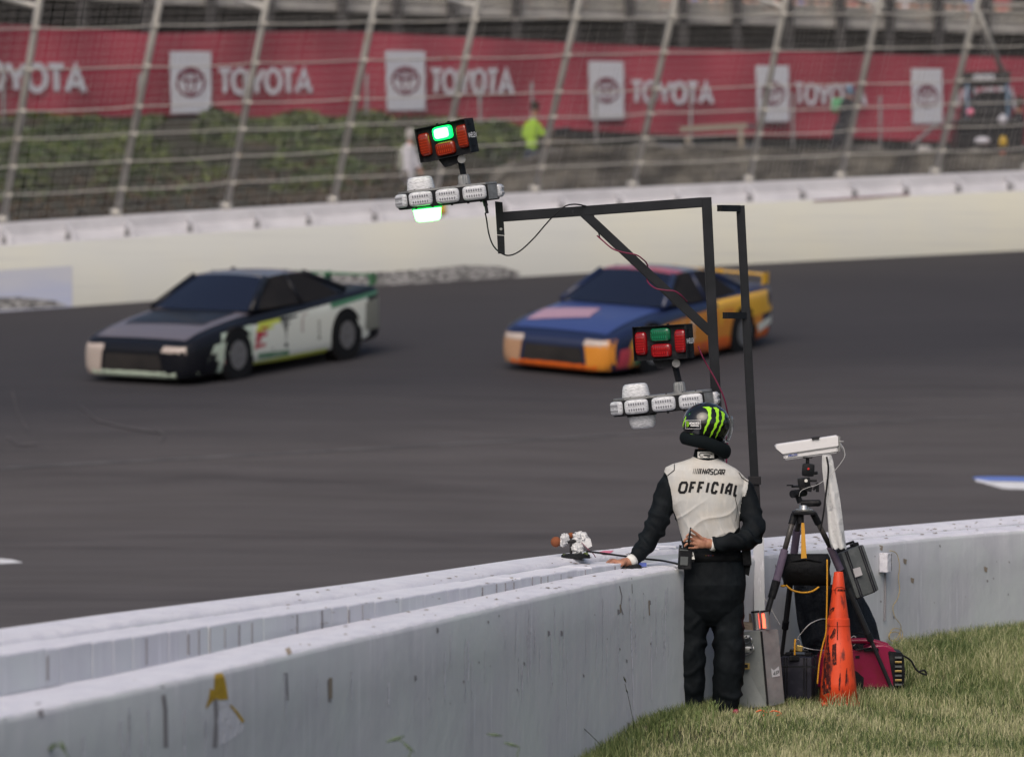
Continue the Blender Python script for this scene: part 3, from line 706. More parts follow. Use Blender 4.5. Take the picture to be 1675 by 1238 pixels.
for dy in (52, 36, 100):
    b = B(); b.tube([P(x, sl_y(x)+dy*.9, dg(x)+1) for x in np.linspace(-800, 2600, 12)], .1, square=True); b.ob('beam', 'dark_steel', gs)
for dy in (-6, -17, -30):
    b = B(); b.tube([P(x, sl_y(x)+dy, dg(x)+.2) for x in np.linspace(-800, 2600, 12)], .07, 6); b.ob('railing', 'galv', gs, sm=True)
for k in range(4):
    b = B(); rings = []
    for x in np.linspace(-800, 2600, 20):
        q = P(x, sl_y(x), dg(x))+V((0, 1.2+k*.9, .1+k*.42)); rings.append([q, q+V((0, 0, .4)), q+V((0, .85, .4)), q+V((0, .85, 0))])
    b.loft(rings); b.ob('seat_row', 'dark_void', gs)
# ================================================================ signal gantry
DG = 26.0
def Q(px, py, o=0): return P(px, py, DG+o)
ga = empty('light_gantry', Q(1240, 1000, .1), 'black square tube gantry with long arm and diagonal brace, holding both light units', 'gantry')
def sq(name, pts, r, m='black_paint', par=None, up=V((0, 1, 0)), bev=True):
    b = B(); b.tube(pts, r, square=True, up=up)
    if bev: bmesh.ops.bevel(b.bm, geom=[e for e in b.bm.edges if e.calc_length() > .1], offset=.004, segments=2, affect='EDGES')
    return b.ob(name, m, par)
sq('arm', [Q(818.5,355.3), Q(1148,331.2)], .030, par=ga)
b = B(); t0, t1 = Q(1155.4,323.2), Q(1174.5,720)
b.tube([t0, t1], .030, square=True, up=V((0, 1, 0))); bmesh.ops.bevel(b.bm, geom=[e for e in b.bm.edges if e.calc_length() > .1], offset=.004, segments=2, affect='EDGES'); b.ob('post', 'black_paint', ga)
sq('post', [Q(1174.5,720), Q(1186,905)], .030, par=ga)
sq('brace', [Q(953,347,.0), Q(1162,543)], .028, par=ga)
DG = 26.1
sq('outer_post', [Q(1211,336.5), Q(1234,782)], .0255, par=ga)
sq('outer_post', [Q(1234.6,790), Q(1239,880)], .027, m='dark_steel', par=ga)
sq('painted_post', [Q(1240.2,880,-.0), Q(1242.5,1025,-.1)], .033, m='wall_white', par=ga)
b = B(); b.box(Q(1234.4,785.5), (.075,.075,.05), bev=.004); b.ob('sleeve', 'dark_steel', ga)
def stub(a, c):
    b = B(); b.tube([a, c], .0195, square=True, up=V((0, 0, 1))); b.ob('stub', 'black_paint', ga)
    dr = (a-c).normalized(); b = B(); b.tube([a+dr*.001, a+dr*.002], .0165, square=True, up=V((0, 0, 1))); b.ob('stub_opening', 'dark_void', ga)
stub(Q(1177,340.8,-.16), Q(1207,341.2,-.02)); stub(Q(1186,516,-.16), Q(1217,516.2,-.02))
b = B(); b.box(Q(1238,934,-.03), (.012,.03,.14)); b.ob('bracket', 'dark_steel', ga)
b = B(); b.cyl(Q(1238,955,-.05), Q(1276,1022,-.1), .004, n=6); b.ob('guy_wire', 'cable_grey', ga)
# hinge plate at the end of the arm
DG = 26.0
b = B(); b.prism([Q(809.5,329.5,-.04), Q(822,331,-.045), Q(825.5,385,-.045), Q(813,384,-.04)], V((0, .01, 0)));
b.prism([Q(813,385,-.03), Q(825,386,-.03), Q(826,415.5,-.03), Q(814.5,415,-.03)], V((0, .008, 0))); b.ob('end_plate', 'black_paint', ga)
b = B()
for x, y in ((816,336),(820,337),(816,341),(821,342),(818,364),(822,365),(818,369),(823,370),(818,397),(823,398),(819,404),(824,405)): b.cyl(Q(x, y, -.048), Q(x, y, -.044), .0042, n=10)
b.ob('plate_hole', 'dark_void', ga); b = B(); b.cyl(Q(819.5,375,-.062), Q(819.5,375,-.04), .009, n=6); b.cyl(Q(819.5,375,-.068), Q(819.5,375,-.06), .005, n=10); b.ob('bolt', 'steel', ga)

# ================================================================ signal light units
def lens(par, c, wx, hz, key, rot, lit=False, vert=False, clear=False):
    """lens with raised rim ribs; local coordinates of the unit"""
    c = V(c); k = {'red': ('lens_red', 'lens_red_hi'), 'ored': ('lens_orange_red', 'lens_orange_hi'), 'green': ('lens_green', 'lens_green_hi'), 'lit': ('lens_green_rim', 'lens_green_lit'), 'clear': ('lens_clear', 'lens_core')}[key]
    b = B(); n = 28; rings = []
    def ring(sx, sz, y):
        out = []
        for i in range(n):
            a = 2*math.pi*i/n; e = .42; cx_ = math.copysign(abs(math.cos(a))**e, math.cos(a)); sz_ = math.copysign(abs(math.sin(a))**e, math.sin(a))
            out.append(c + rot @ V((cx_*sx/2, y, sz_*sz/2)))
        return out
    b.loft([ring(wx, hz, 0), ring(wx, hz, -.010), ring(wx*.96, hz*.94, -.017), ring(wx*.8, hz*.78, -.024), ring(wx*.4, hz*.4, -.026)])
    L = b.ob('lens' if key != 'clear' else 'lamp_lens', k[0], par, True, auto=50)
    b = B()
    if key == 'lit': b.loft([ring(wx*.74, hz*.74, -.022), ring(wx*.72, hz*.70, -.028), ring(wx*.4, hz*.4, -.031)])
    elif key == 'clear':
        for zz in (-.19, .19):
            b2 = [c + rot @ V((s_*wx*.36, -.0245, zz*hz + q*hz*.14)) for s_, q in ((-1, -1), (1, -1), (1, 1), (-1, 1))]; b.prism(b2, rot @ V((0, -.003, 0)))
        L2 = b.ob('reflector', k[1], L, True)
        b = B()
        for zz in (-.19, .19):
            for i in range(7): b.ball(c + rot @ V(((i-3)*wx*.1, -.0285, zz*hz)), (wx*.036, .003, hz*.10), rot, 8, 6)
        b.ob('diode_row', 'led', L, True); return L
    else:
        if vert:
            for i in range(7): b.box(c + rot @ V((0, -.0235, (i-3)*hz*.115)), (wx*.72, .006, hz*.018), rot)
        else:
            for zz in (-.17, .17):
                for i in range(7): b.box(c + rot @ V(((i-3)*wx*.105, -.0245, zz*hz)), (wx*.03, .005, hz*.2), rot)
            b.box(c + rot @ V((0, -.0245, hz*.36)), (wx*.7, .004, hz*.03), rot); b.box(c + rot @ V((0, -.0245, -hz*.36)), (wx*.7, .004, hz*.03), rot)
    b.ob('lens_ribs', k[1], L, True); return L
def signal(px, py, d, bar_tilt, box_tilt, box_dx, box_dz, lit, label):
    S_ = F/d; roll = Matrix.Rotation(R(-bar_tilt), 3, 'Y') @ Matrix.Rotation(R(-7), 3, 'Z')
    u = empty('signal_light', P(px, py, d), label, 'signal light', 'signal light units on the gantry')
    # light bar
    Lb, h, dp = .245, .051, .10
    plan = [(-Lb, -dp), (Lb, -dp), (Lb+.052, -.045), (Lb+.052, .05), (Lb, dp), (-Lb, dp), (-Lb-.075, .05), (-Lb-.075, -.03)]
    b = B(); b.prism([roll @ V((x, y, -h)) for x, y in plan], roll @ V((0, 0, 2*h*.94))); bmesh.ops.bevel(b.bm, geom=b.bm.edges[:], offset=.004, segments=2, affect='EDGES')
    body = b.ob('bar_body', 'black_plastic', u, True)
    b = B(); b.prism([roll @ V((x*.97, y*.95, h*.88)) for x, y in plan], roll @ V((0, 0, .012))); b.ob('top_cover', 'grey_metal', u, True)
    b = B(); b.prism([roll @ V((Lb+.004+s_*.046, -dp+.0+s_*.05-.002, z)) for s_, z in ((0, -h*.93), (1, -h*.93), (1, h*.8), (0, h*.8))], roll @ V((.003, -.003, 0))); b.ob('end_bracket', 'grey_metal', u, True)
    for i, x in enumerate((-.166, 0, .166)): lens(u, roll @ V((x, -dp-.001, 0)), .146, .088, 'clear', roll)
    r2 = roll @ Matrix.Rotation(R(-43), 3, 'Z'); lens(u, roll @ V((-Lb-.041, -dp+.034, 0)), .098, .084, 'clear', r2)
    r3 = roll @ Matrix.Rotation(R(80), 3, 'Z'); lens(u, roll @ V((Lb+.055, .005, .0)), .08, .08, 'clear', r3)
    b = B()
    for x in (-.245, -.083, .083, .245):
        for s_ in (-1, 1): b.cyl(roll @ V((x+s_*.0, -dp-.004, s_*.0)), roll @ V((x, -dp+.002, 0)), .005, n=8)
    for x in (-.2, -.1, .02, .12, .2): b.box(roll @ V((x, -dp+.01, -h-.004)), (.014, .014, .01), roll); b.box(roll @ V((x, -dp+.012, h+.006)), (.01, .01, .008), roll)
    b.ob('fastener', 'lens_green_rim' if 0 else 'black_plastic', u, True)
    # beacons above and below
    for s_, nm in ((1, 'top_beacon'), (-1, 'bottom_beacon')):
        on = lit and s_ < 0; bx_ = -.16 + (-.012 if s_ > 0 else .012); b = B(); rings = []
        for zz, k in ((.0, 1.0), (.012, 1.0), (.013, .93), (.055, .86), (.075, .79), (.083, .66), (.085, .3)):
            rings.append([roll @ V((bx_+k*.092*math.copysign(abs(math.cos(a))**.6, math.cos(a)), k*.07*math.copysign(abs(math.sin(a))**.6, math.sin(a)), s_*(h-.004+zz*1.08))) for a in [2*math.pi*i/28 for i in range(28)]])
        b.loft(rings[2:]); o = b.ob(nm, 'lens_green_lit' if on else 'lens_clear', u, True, auto=40)
        b = B(); b.loft([[v*1.0 for v in r_] for r_ in rings[:3]]); b.ob('base_ring', 'beacon_base_green' if on else ('grey_metal' if s_ > 0 else 'black_plastic'), o, True)
        if not on:
            b = B()
            for i in range(5):
                kk = .965-.03*i; z_ = s_*(h+.018+i*.012)
                b.loft([[roll @ V((bx_+kk*.0925*math.copysign(abs(math.cos(a))**.6, math.cos(a))*.955, kk*.068*math.copysign(abs(math.sin(a))**.6, math.sin(a)), z_+e)) for a in [2*math.pi*q/28 for q in range(28)]] for e in (0, .0015)])
            b.ob('lens_rings', 'lens_core', o, True)
            b = B(); b.box(roll @ V((bx_, 0, s_*(h+.04))), (.06, .05, .05), roll); b.ob('lamp_core', 'led', o, True)
    # knurled mast, hinge arm, knob
    mx = .097; up = lambda x, y, z: roll @ V((x, y, z))
    b = B(); b.cyl(up(mx, 0, h), up(mx, 0, h+.012), .046, n=20); rr = []
    for zz, r_ in ((h+.012, .038), (h+.05, .036), (h+.062, .034), (h+.07, .026)):
        rr.append([up(mx+(r_*(1.0 if i % 2 else .92))*math.cos(2*math.pi*i/36), (r_*(1.0 if i % 2 else .92))*math.sin(2*math.pi*i/36), zz) for i in range(36)])
    b.loft(rr); b.ob('mast_collar', 'grey_metal', u, True)
    bc = V((box_dx/S_, 0, box_dz/S_)); rb = Matrix.Rotation(R(-box_tilt), 3, 'Y') @ Matrix.Rotation(R(-27), 3, 'Z')
    W_, H_, D_ = .355, .208, .12
    kn = bc + Matrix.Rotation(R(-box_tilt), 3, 'Y') @ V((.066, -.015, -H_/2-.027)); top = up(mx, 0, h+.07)
    b = B(); b.tube([top, kn + V((-.008, .01, 0))], .019, 4, square=False, up=V((0, 1, 0))); b.ob('hinge_arm', 'black_plastic', u, True, auto=30)
    b = B(); bl = bc + rb @ V((-.005, 0, -H_/2)); b.prism([bl + rb @ V((x, -.02, z)) for x, z in ((-.07, .004), (.08, .004), (.075, -.04), (-.035, -.055), (-.045, -.04))], rb @ V((0, .05, 0))); b.ob('mount_bracket', 'black_plastic', u, True)
    b = B(); rr = []
    for yy in (-.05, -.018):
        rr.append([kn + V(((.026*(1 if i % 2 else .9))*math.cos(2*math.pi*i/28), yy, (.026*(1 if i % 2 else .9))*math.sin(2*math.pi*i/28))) for i in range(28)])
    b.loft(rr); b.cyl(kn+V((0, -.02, 0)), kn+V((-.05, .01, 0)), .014, n=12); b.ob('knob', 'grey_metal', u, True, auto=60)
    # box
    b = B(); tk = .004
    b.box(bc + rb @ V((0, .01, 0)), (W_, D_-.04, H_), rb)
    for c_, s__ in (((0, -.035, H_/2-.002), (W_, .05, tk)), ((0, -.035, -H_/2+.002), (W_, .05, tk)), ((W_/2-.002, -.035, 0), (tk, .05, H_)), ((-W_/2+.002, -.035, 0), (tk, .05, H_))):
        b.box(bc + rb @ V(c_), s__, rb)
    hb = b.ob('housing', 'black_plastic', u, True)
    b = B()
    for x, z in ((-.02, .32), (.015, .32), (-.02, -.32), (.015, -.32)): b.cyl(bc + rb @ V((W_/2-.001, x-.01, z*H_)), bc + rb @ V((W_/2+.003, x-.01, z*H_)), .004, n=8)
    for x in (-.03, .05): b.box(bc + rb @ V((x, -.03, H_/2+.004)), (.012, .012, .008), rb)
    b.ob('screw', 'dark_void', hb, True)
    b = B(); letters(b, word('WHELEN', -.058, .046, .015, -.012, .015, -.012, .003, .2, {'W': 1.3}), lambda x, y: bc + rb @ V((W_/2+.003, x+.002, y)), .005, 1); b.ob('lettering', 'ink_white', hb, True)
    rk = 'ored' if lit else 'red'
    for x, z, wx, hz, kk, vt in ((-.375, .0, .078, .142, rk, True), (.375, .01, .078, .142, rk, True), (.0, .23, .135, .085, 'lit' if lit else 'green', False), (.0, -.235, .135, .085, rk, False)):
        lens(u, bc + rb @ V((x*W_, -.032, z*H_)), wx, hz, kk, rb, vert=vt)
    if lit:
        b = B(); b.cyl(up(.215, -.05, -h), up(.22, -.05, -h-.035), .014, n=14); b.cyl(up(.22, -.05, -h-.035), up(.223, -.05, -h-.08), .010, n=14); b.ob('connector', 'black_plastic', u, True, auto=40)
    return u
signal(736, 321, 25.85, 6.2, 10.8, -4.8, 91, True, 'signal light unit at the end of the gantry arm with its green lamps lit')
signal(1088, 659.5, 25.75, 6.0, 3.5, -2.6, 99.5, False, 'signal light unit switched off beside the official’s helmet'.replace('’', "'"))
def cable(name, pts, d, r, m, label, cat='cable', k=8, n=8, dd=None):
    b = B(); q = [P(p[0], p[1], d + (p[2] if len(p) > 2 else 0)) for p in pts]; b.tube(spline(q, k), r, n); o = b.ob(name, m, sm=True); tag(o, label, cat); return o
cable('cable', [(793.8,349,-.05),(796,360),(800,384),(807,402,-.03),(818,413,-.09),(832,418,-.05),(850,411),(872,391),(892,368,-.03),(905,354,-.055),(922,339,-.05),(936,334.6,-.03),(952,336,.0),(966,343,.05),(977,372,.05),(981,389,.03)], 25.95, .0045, 'cable_black', 'thin black cable looping from the lit signal light to the gantry arm')
cable('cable', [(977,386,.04),(985,393,-.02),(1002,407,-.045),(1020,413,-.05),(1039,416.6,-.05),(1050,423,-.03),(1059,433.5,.03),(1058,452,.05),(1061,463,.02),(1073,472,-.045),(1090,475,-.05),(1104,476.5,-.045),(1115,484,-.03),(1124,494,.03)], 25.95, .0045, 'cable_red', 'dark red cable wound round the diagonal brace of the gantry')
cable('cable', [(1142,566,-.12),(1149,583,-.12),(1156,596,-.1),(1171,622,-.1),(1182,645,-.1),(1188,665,-.08),(1191,690,-.02),(1188,760,.0)], 25.9, .0045, 'cable_red', 'dark red cable hanging down the main post behind the helmet')

# ================================================================ the official
DM = 25.08
def Mn(px, py, o=0): return P(px, py, DM+o)
SM = F/DM
def ring_at(px, py, rx, ry, o=0, tilt=0, n=36, e=.85, rot=0):
    c = Mn(px, py, o); out = []
    for i in range(n):
        a = 2*math.pi*i/n; x = math.copysign(abs(math.cos(a))**e, math.cos(a))*rx/SM; y = math.copysign(abs(math.sin(a))**e, math.sin(a))*ry
        out.append(c + V((x, y, -tilt*x)))
    return out
prims = []   # (tag, B)
def part(tagname, fn): b = B(); fn(b); bmesh.ops.recalc_face_normals(b.bm, faces=b.bm.faces[:]); prims.append((tagname, b))
tors = [(1154,744,17,.062,.03,0),(1154,750,24,.072,.02,0),(1153,756,36,.082,.01,.05),(1153,763,53,.095,0,.09),(1153,772,65,.108,0,.12),(1153,784,68,.122,.0,.12),(1153,800,66,.13,0,.1),(1153,820,61,.135,0,.06),(1156,840,56,.132,0,.03),(1160,860,51.5,.125,0,0),(1163,880,48.5,.12,0,0),(1164,896,48.5,.118,0,0),(1164.5,912,51,.12,-.005,0),(1164.5,930,54,.13,-.012,0),(1165,955,56,.138,-.02,0),(1164,978,54,.132,-.018,0),(1163,998,50,.12,-.01,0),(1162,1012,42,.10,-.005,0),(1162,1024,28,.07,.0,0)]
part('torso', lambda b: b.loft([ring_at(*t[:5], tilt=t[5]) for t in tors]))
part('neck', lambda b: b.loft([ring_at(1155,770,16,.055,.03), ring_at(1156,745,15,.055,.03), ring_at(1157,725,15,.055,.03), ring_at(1158,700,18,.07,.03)]))
def armf(pts):
    q = spline([Mn(x, y, o) for x, y, o, r in pts], 4); rs = []
    for i in range(len(pts)-1):
        for j in range(4): rs.append(pts[i][3]+(pts[i+1][3]-pts[i][3])*j/4)
    rs.append(pts[-1][3]); return q, rs
LA = [(1108,782,.0,.060),(1098,790,.0,.068),(1089,808,-.0,.069),(1084,826,-.01,.066),(1079,843,-.03,.066),(1074,858,-.05,.067),(1066,873,-.08,.064),(1058,887,-.11,.058),(1050,899,-.15,.051),(1041,910,-.19,.044),(1034,917,-.22,.040)]
q, rs = armf(LA); part('arm', lambda b: b.tube(q, rs, 18))
RA = [(1205,793,.0,.060),(1214,800,.0,.068),(1221,815,.0,.068),(1226,832,-.02,.066),(1231,850,-.05,.066),(1233,866,-.09,.068),(1227,878,-.13,.066),(1214,884,-.165,.058),(1200,886,-.18,.052),(1184,888,-.19,.048),(1168,890,-.19,.043)]
q2, rs2 = armf(RA); part('arm', lambda b: b.tube(q2, rs2, 18))
LL = [(1137,966,.09,0),(1135,985,.101,0),(1133,1005,.103,0),(1132,1025,.098,0),(1130,1045,.094,.0),(1129,1060,.094,-.008),(1128,1085,.093,-.012),(1127,1107,.093,0),(1127,1130,.092,.01),(1128,1149,.088,.01),(1129,1164,.070,.01)]
RL = [(1188,966,.09,0),(1190,985,.099,0),(1191,1005,.098,0),(1191,1025,.093,0),(1192,1045,.090,0),(1192,1062,.091,-.006),(1192,1085,.091,-.01),(1191,1107,.091,0),(1189,1130,.088,.012),(1187,1149,.084,.015),(1185,1165,.068,.015)]
for LG in (LL, RL):
    part('leg', lambda b, LG=LG: b.loft([ring_at(x, y, r*SM, r*1.12, o) for x, y, r, o in LG]))
# hands
def hand(b, palm, fingers, thumb):
    c, rad, rot = palm; b.ball(c, rad, rot, 16, 10)
    for f in fingers+[thumb]: b.tube(spline(f[0], 4), [f[1]*(1-.28*i/(len(f[0])*4-4)) for i in range(len(f[0])*4-3)], 10); b.ball(f[0][-1], f[1]*.74, None, 8, 6)
rh = lambda x, y, o: Mn(x, y, o)
part('skin', lambda b: (hand(b, (rh(1149,887.5,-.205), V((.043, .020, .034)), Matrix.Rotation(R(-8), 3, 'Y')),
    [([rh(1141,880,-.208), rh(1133,875.5,-.215), rh(1127,873.5,-.235), rh(1123,877,-.243)], .0095), ([rh(1139,885,-.21), rh(1130,881.5,-.22), rh(1123,881,-.24), rh(1119,885,-.24)], .0100),
     ([rh(1140,890,-.21), rh(1131,889,-.22), rh(1124,889,-.24), rh(1120,893,-.235)], .0098), ([rh(1142,895,-.205), rh(1134,896,-.215), rh(1127,896,-.235)], .0086)],
    ([rh(1150,882,-.215), rh(1141,874,-.225), rh(1134,869,-.24), rh(1130.5,866,-.25)], .0105)), b.tube([rh(1172,890,-.19), rh(1156,888.5,-.203)], [.030, .030], 14, sy=.75)))
lh = lambda x, y, o: Mn(x, y, o)
part('skin', lambda b: (hand(b, (lh(1014,920.5,-.27), V((.040, .042, .022)), Matrix.Rotation(R(-4), 3, 'Y')),
    [([lh(1008,916.5,-.25), lh(1001,915.5,-.24), lh(995,919,-.235), lh(992,926,-.235)], .0092), ([lh(1007,917,-.27), lh(999,916.5,-.265), lh(992,921,-.262), lh(988.5,929,-.262)], .0096),
     ([lh(1008,918.5,-.29), lh(1001,919,-.295), lh(996,924,-.30), lh(994,930,-.30)], .0092), ([lh(1010,921,-.31), lh(1004,923,-.32), lh(1001,929,-.325)], .0082)],
    ([lh(1020,922,-.30), lh(1014,926,-.325), lh(1009,930,-.335)], .0100)), b.tube([lh(1034,918,-.22), lh(1018,920.5,-.26)], [.030, .028], 14, sy=.8)))
allp = B(); bv = []
for t, pb in prims:
    pb.bm.verts.ensure_lookup_table(); vs = [v.co.copy() for v in pb.bm.verts]; pb.bm.verts.index_update()
    fs = [[v.index for v in f.verts] for f in pb.bm.faces]; allp._add(vs, fs); bv.append((t, BVHTree.FromPolygons(vs, fs))); pb.bm.free()
body_me = remesh(allp, .0043, 3)
def ptag(p):
    best = None; bd = 1e9
    for t, tr in bv:
        h = tr.find_nearest(p)
        if h[0] is not None and h[3] < bd: bd = h[3]; best = t
    return best
VEST = [(1080,764),(1094,757),(1120,748.5),(1140,746),(1165,746.5),(1186,752),(1224.5,783),(1222.5,800),(1215,822),(1210,842),(1208,862),(1200,872),(1185,878),(1165,884),(1140,884.5),(1117,885),(1112,868),(1107,848),(1101,834),(1100,818),(1097,800),(1091,777)]
def inpoly(x, y, pl):
    c = False; j = len(pl)-1
    for i in range(len(pl)):
        if (pl[i][1] > y) != (pl[j][1] > y) and x < (pl[j][0]-pl[i][0])*(y-pl[i][1])/(pl[j][1]-pl[i][1])+pl[i][0]: c = not c
        j = i
    return c
ps = [v.co.copy() for v in body_me.vertices]; tags_v = [ptag(p) for p in ps]; nrm = [v.normal.copy() for v in body_me.vertices]
knee = lambda y, c, s_: math.exp(-((y-c)/s_)**2)
for i, v in enumerate(body_me.vertices):
    t = tags_v[i]; p = ps[i]
    if t in ('skin', 'neck'): continue
    px, py = unproj(p); a = 0
    if t == 'leg' or (t == 'torso' and py > 915):
        wv = 1.2*noise.noise(V((p.x*5, p.y*5, p.z*4)))
        side = 1 if px > 1162 else -1
        f = math.sin((p.z*44 + side*(p.x*16) + wv*5.5 + 3*noise.noise(V((p.x*11, p.y*8, p.z*9))))); f = (.5+.5*f)**1.6
        amp = 1.25*(.0045+.007*knee(py, 1062, 22)+.008*knee(py, 1130, 24)+.005*knee(py, 1015, 18))*(.5+1.0*abs(noise.noise(V((p.x*8, p.y*5, p.z*6)))))
        amp *= .08+.92*smooth(985, 1035, py)
        a = amp*(f-.45)+.0045*noise.noise(V((p.x*12, p.y*12, p.z*9)))+.002*noise.noise(V((p.x*40, p.y*30, p.z*30)))
    elif t == 'arm':
        f = (.5+.5*math.sin(p.z*62+p.x*48+3.6*noise.noise(V((p.x*9, p.y*9, p.z*9)))))**1.8
        a = .0105*(f-.4)*(.45+knee(py, 876, 22)+.5*knee(py, 845, 14)) + .005*noise.noise(V((p.x*13, p.y*13, p.z*13)))
    else:
        # long soft diagonal folds of the vest running to the waist
        f = (1-abs(math.sin(p.x*30+p.z*15+1.6*noise.noise(V((p.x*4, 3, p.z*4))))))**2
        a = .008*(f-.35)*smooth(825, 880, py) + .004*noise.noise(V((p.x*9, 5, p.z*6))) + .008*knee(py, 893, 6)*0
        f2 = (1-abs(math.sin(p.x*16-p.z*22+2*noise.noise(V((p.x*5, 8, p.z*5))))))**2.5
        a += .006*(f2-.3)*smooth(800, 850, py)
        if py > 893: a -= .004
    v.co += nrm[i]*a
body_me.update()
MATS = ['suit_black', 'suit_white', 'skin', 'foam_black']
for pl in body_me.polygons:
    c = pl.center; t = ptag(c); px, py = unproj(c); k = 0
    if t == 'skin' or (t == 'neck' and py < 742): k = 2
    elif t == 'neck': k = 0
    elif t == 'torso' and py < 915:
        if c.y < DM+.02:
            k = 1 if inpoly(px, py, VEST) else 0
        else: k = 1 if (755 < py < 884 and 1098 < px < 1212) else 0
    elif t == 'arm' and py < 812 and inpoly(px, py, VEST) and (c.y < DM+.05): k = 1
    elif t == 'leg' and px < 1112.5+.02*(py-930) and py < 1056 and px < 1113 and c.y < DM+.04 and (py < 1040): k = 1 if px < 1109.5 else 0
    elif t == 'torso' and px < 1111 and 918 < py < 1000: k = 1
    pl.material_index = k
man = link('person', body_me, MATS, None, sm=True)
tag(man, 'helmeted person in white and black official suit seen from behind, one hand on the wall', 'person')
mb = bvh_of(man); om = surf(mb, .0025)
print('man faces', len(body_me.polygons))
# lettering on the back
b = B()
xs = {0: (1110,1125), 1: (1127.5,1138.5), 2: (1141,1152), 3: (1155.5,1159.5), 4: (1163.5,1174.5), 5: (1179,1183), 6: (1186.5,1197), 7: (1200,1208)}
tp = lambda x: interp(x, [1110,1160,1185,1210], [788,788,789.5,794]); bt_ = lambda x: interp(x, [1110,1160,1185,1210], [805.5,805.5,807.5,811.5])
hw_ = 2.0
cells = [(c, xs[i][0]+(hw_ if c != 'I' else 0), xs[i][1]-(hw_ if c != 'I' else 0), tp(xs[i][0])+hw_*.6, bt_(xs[i][0])-hw_*.2, tp(xs[i][1])+hw_*.6, bt_(xs[i][1])-hw_*.2, 3.4) for i, c in enumerate('OFFICIAL')]
letters(b, cells, om, 4.1, 4)
b.ob('back_lettering', 'ink_black', man); b = B()
letters(b, word('NASCAR', 1149.5, 1185, 767, 775, 768.5, 776.5, 1.5, .55), om, 1.75, 2)
for i, wd_ in enumerate((.7, .9, 1.2, 1.6, 2.2)): x = 1133.5+i*2.9; ribbon(b, [(x, 775), (x+1.8, 766.3)], wd_, om)
b.ob('back_lettering', 'ink_black', man)
b = B(); ribbon(b, [(1103.5,757),(1103.2,769),(1092,778)], 1.3, om, sub=5); ribbon(b, [(1208,773),(1213,781),(1223,788)], 1.1, om, sub=5); ribbon(b, [(1100,836),(1106,862),(1112,880)], .9, om, sub=4)
ribbon(b, [(1202,812),(1206,832),(1203,852)], .8, om, sub=4); b.ob('piping', 'ink_black', man)
b = B(); poly_on(b, [(1073,794),(1077.5,786),(1078.5,787),(1076.5,796),(1073.5,799)], om); b.ob('sleeve_badge', 'cuff', man)
b = B(); ribbon(b, [(1107.5,1000),(1108.5,1012),(1111,1022),(1111,1034),(1115,1046)], 1.6, om, sub=3); b.ob('trouser_stripe', 'cuff', man)
# collar and label
b = B(); b.loft([ring_at(1154,757,24,.078,.018), ring_at(1154.5,748,21,.074,.02), ring_at(1155,734.5,18.5,.070,.020), ring_at(1155,735.5,16,.06,.022)]); col = b.ob('collar', 'suit_black', man, sm=True)
oc = surf(bvh_of(col), .002); b = B(); 
lx = np.linspace(1141.5, 1167.5, 7)
for i in range(6): poly_on(b, [(lx[i], 738.4), (lx[i+1], 738.8), (lx[i+1], 749.3), (lx[i], 748.8)], surf(bvh_of(col), .003, DM-.05))
lab = b.ob('collar_label', 'cuff', man); b = B(); f_ = surf(bvh_of([col, lab]), .002, DM-.055)
ribbon(b, [(1150,741),(1146,741.2),(1143.8,744),(1146,746.8),(1150,747)], 1.1, f_); ribbon(b, [(1150,741),(1160,741.5),(1165,743.5)], 1.2, f_); ribbon(b, [(1151,744.5),(1162,745.2)], 2.4, f_); ribbon(b, [(1157,747.5),(1161,747.7)], 1.2, f_); b.ob('label_print', 'ink_black', lab)
# cuffs, belt
b = B(); c0, c1 = Mn(1168.5,890.2,-.19), Mn(1162.8,889.8,-.195); b.tube([c0, c1], [.041, .037], 18, sy=1); b.ob('cuff', 'cuff', man, sm=True)
b = B(); c0, c1 = Mn(1035.5,915.5,-.215), Mn(1029,920,-.235); b.tube([c0, c1], [.040, .035], 18); b.ob('cuff', 'cuff', man, sm=True)
b = B(); b.loft([ring_at(1164.5,916,52.5,.128,-.008), ring_at(1164.5,903,51,.125,-.004)]); belt = b.ob('belt', 'bag_black', man, sm=True)
ob_ = surf(bvh_of(belt), .003, DM-.13)
for k, (c, x) in enumerate((('paint_yellow', 1153.5), ('stain_pink', 1157.2), ('ink_blue', 1161), ('orange', 1165))):
    b = B(); poly_on(b, [(x, 904.5), (x+2.6, 904.5), (x+2.8, 908.5), (x+.4, 908.5)], ob_); b.ob('belt_patch', c, belt)
# shoes
for x, dx, o_ in ((1129, -.035, .0), (1184, .03, .01)):
    b = B(); c = Mn(x, 1166, o_); 
    b.ball(c + V((dx*.5, .07, -.012)), (.048, .14, .045), Matrix.Rotation(-dx*8, 3, 'Z'), 18, 12, f=lambda v, d: V((v.x, v.y, max(v.z, -.035)))); b.ball(c+V((0, 0, .01)), (.047, .055, .06)); sh = b.ob('shoe', 'shoe', man, sm=True)
    b = B(); b.ball(c + V((dx*.5, .07, -.040)), (.051, .145, .014), Matrix.Rotation(-dx*8, 3, 'Z'), 18, 8); b.ob('sole', 'sole', sh, sm=True)
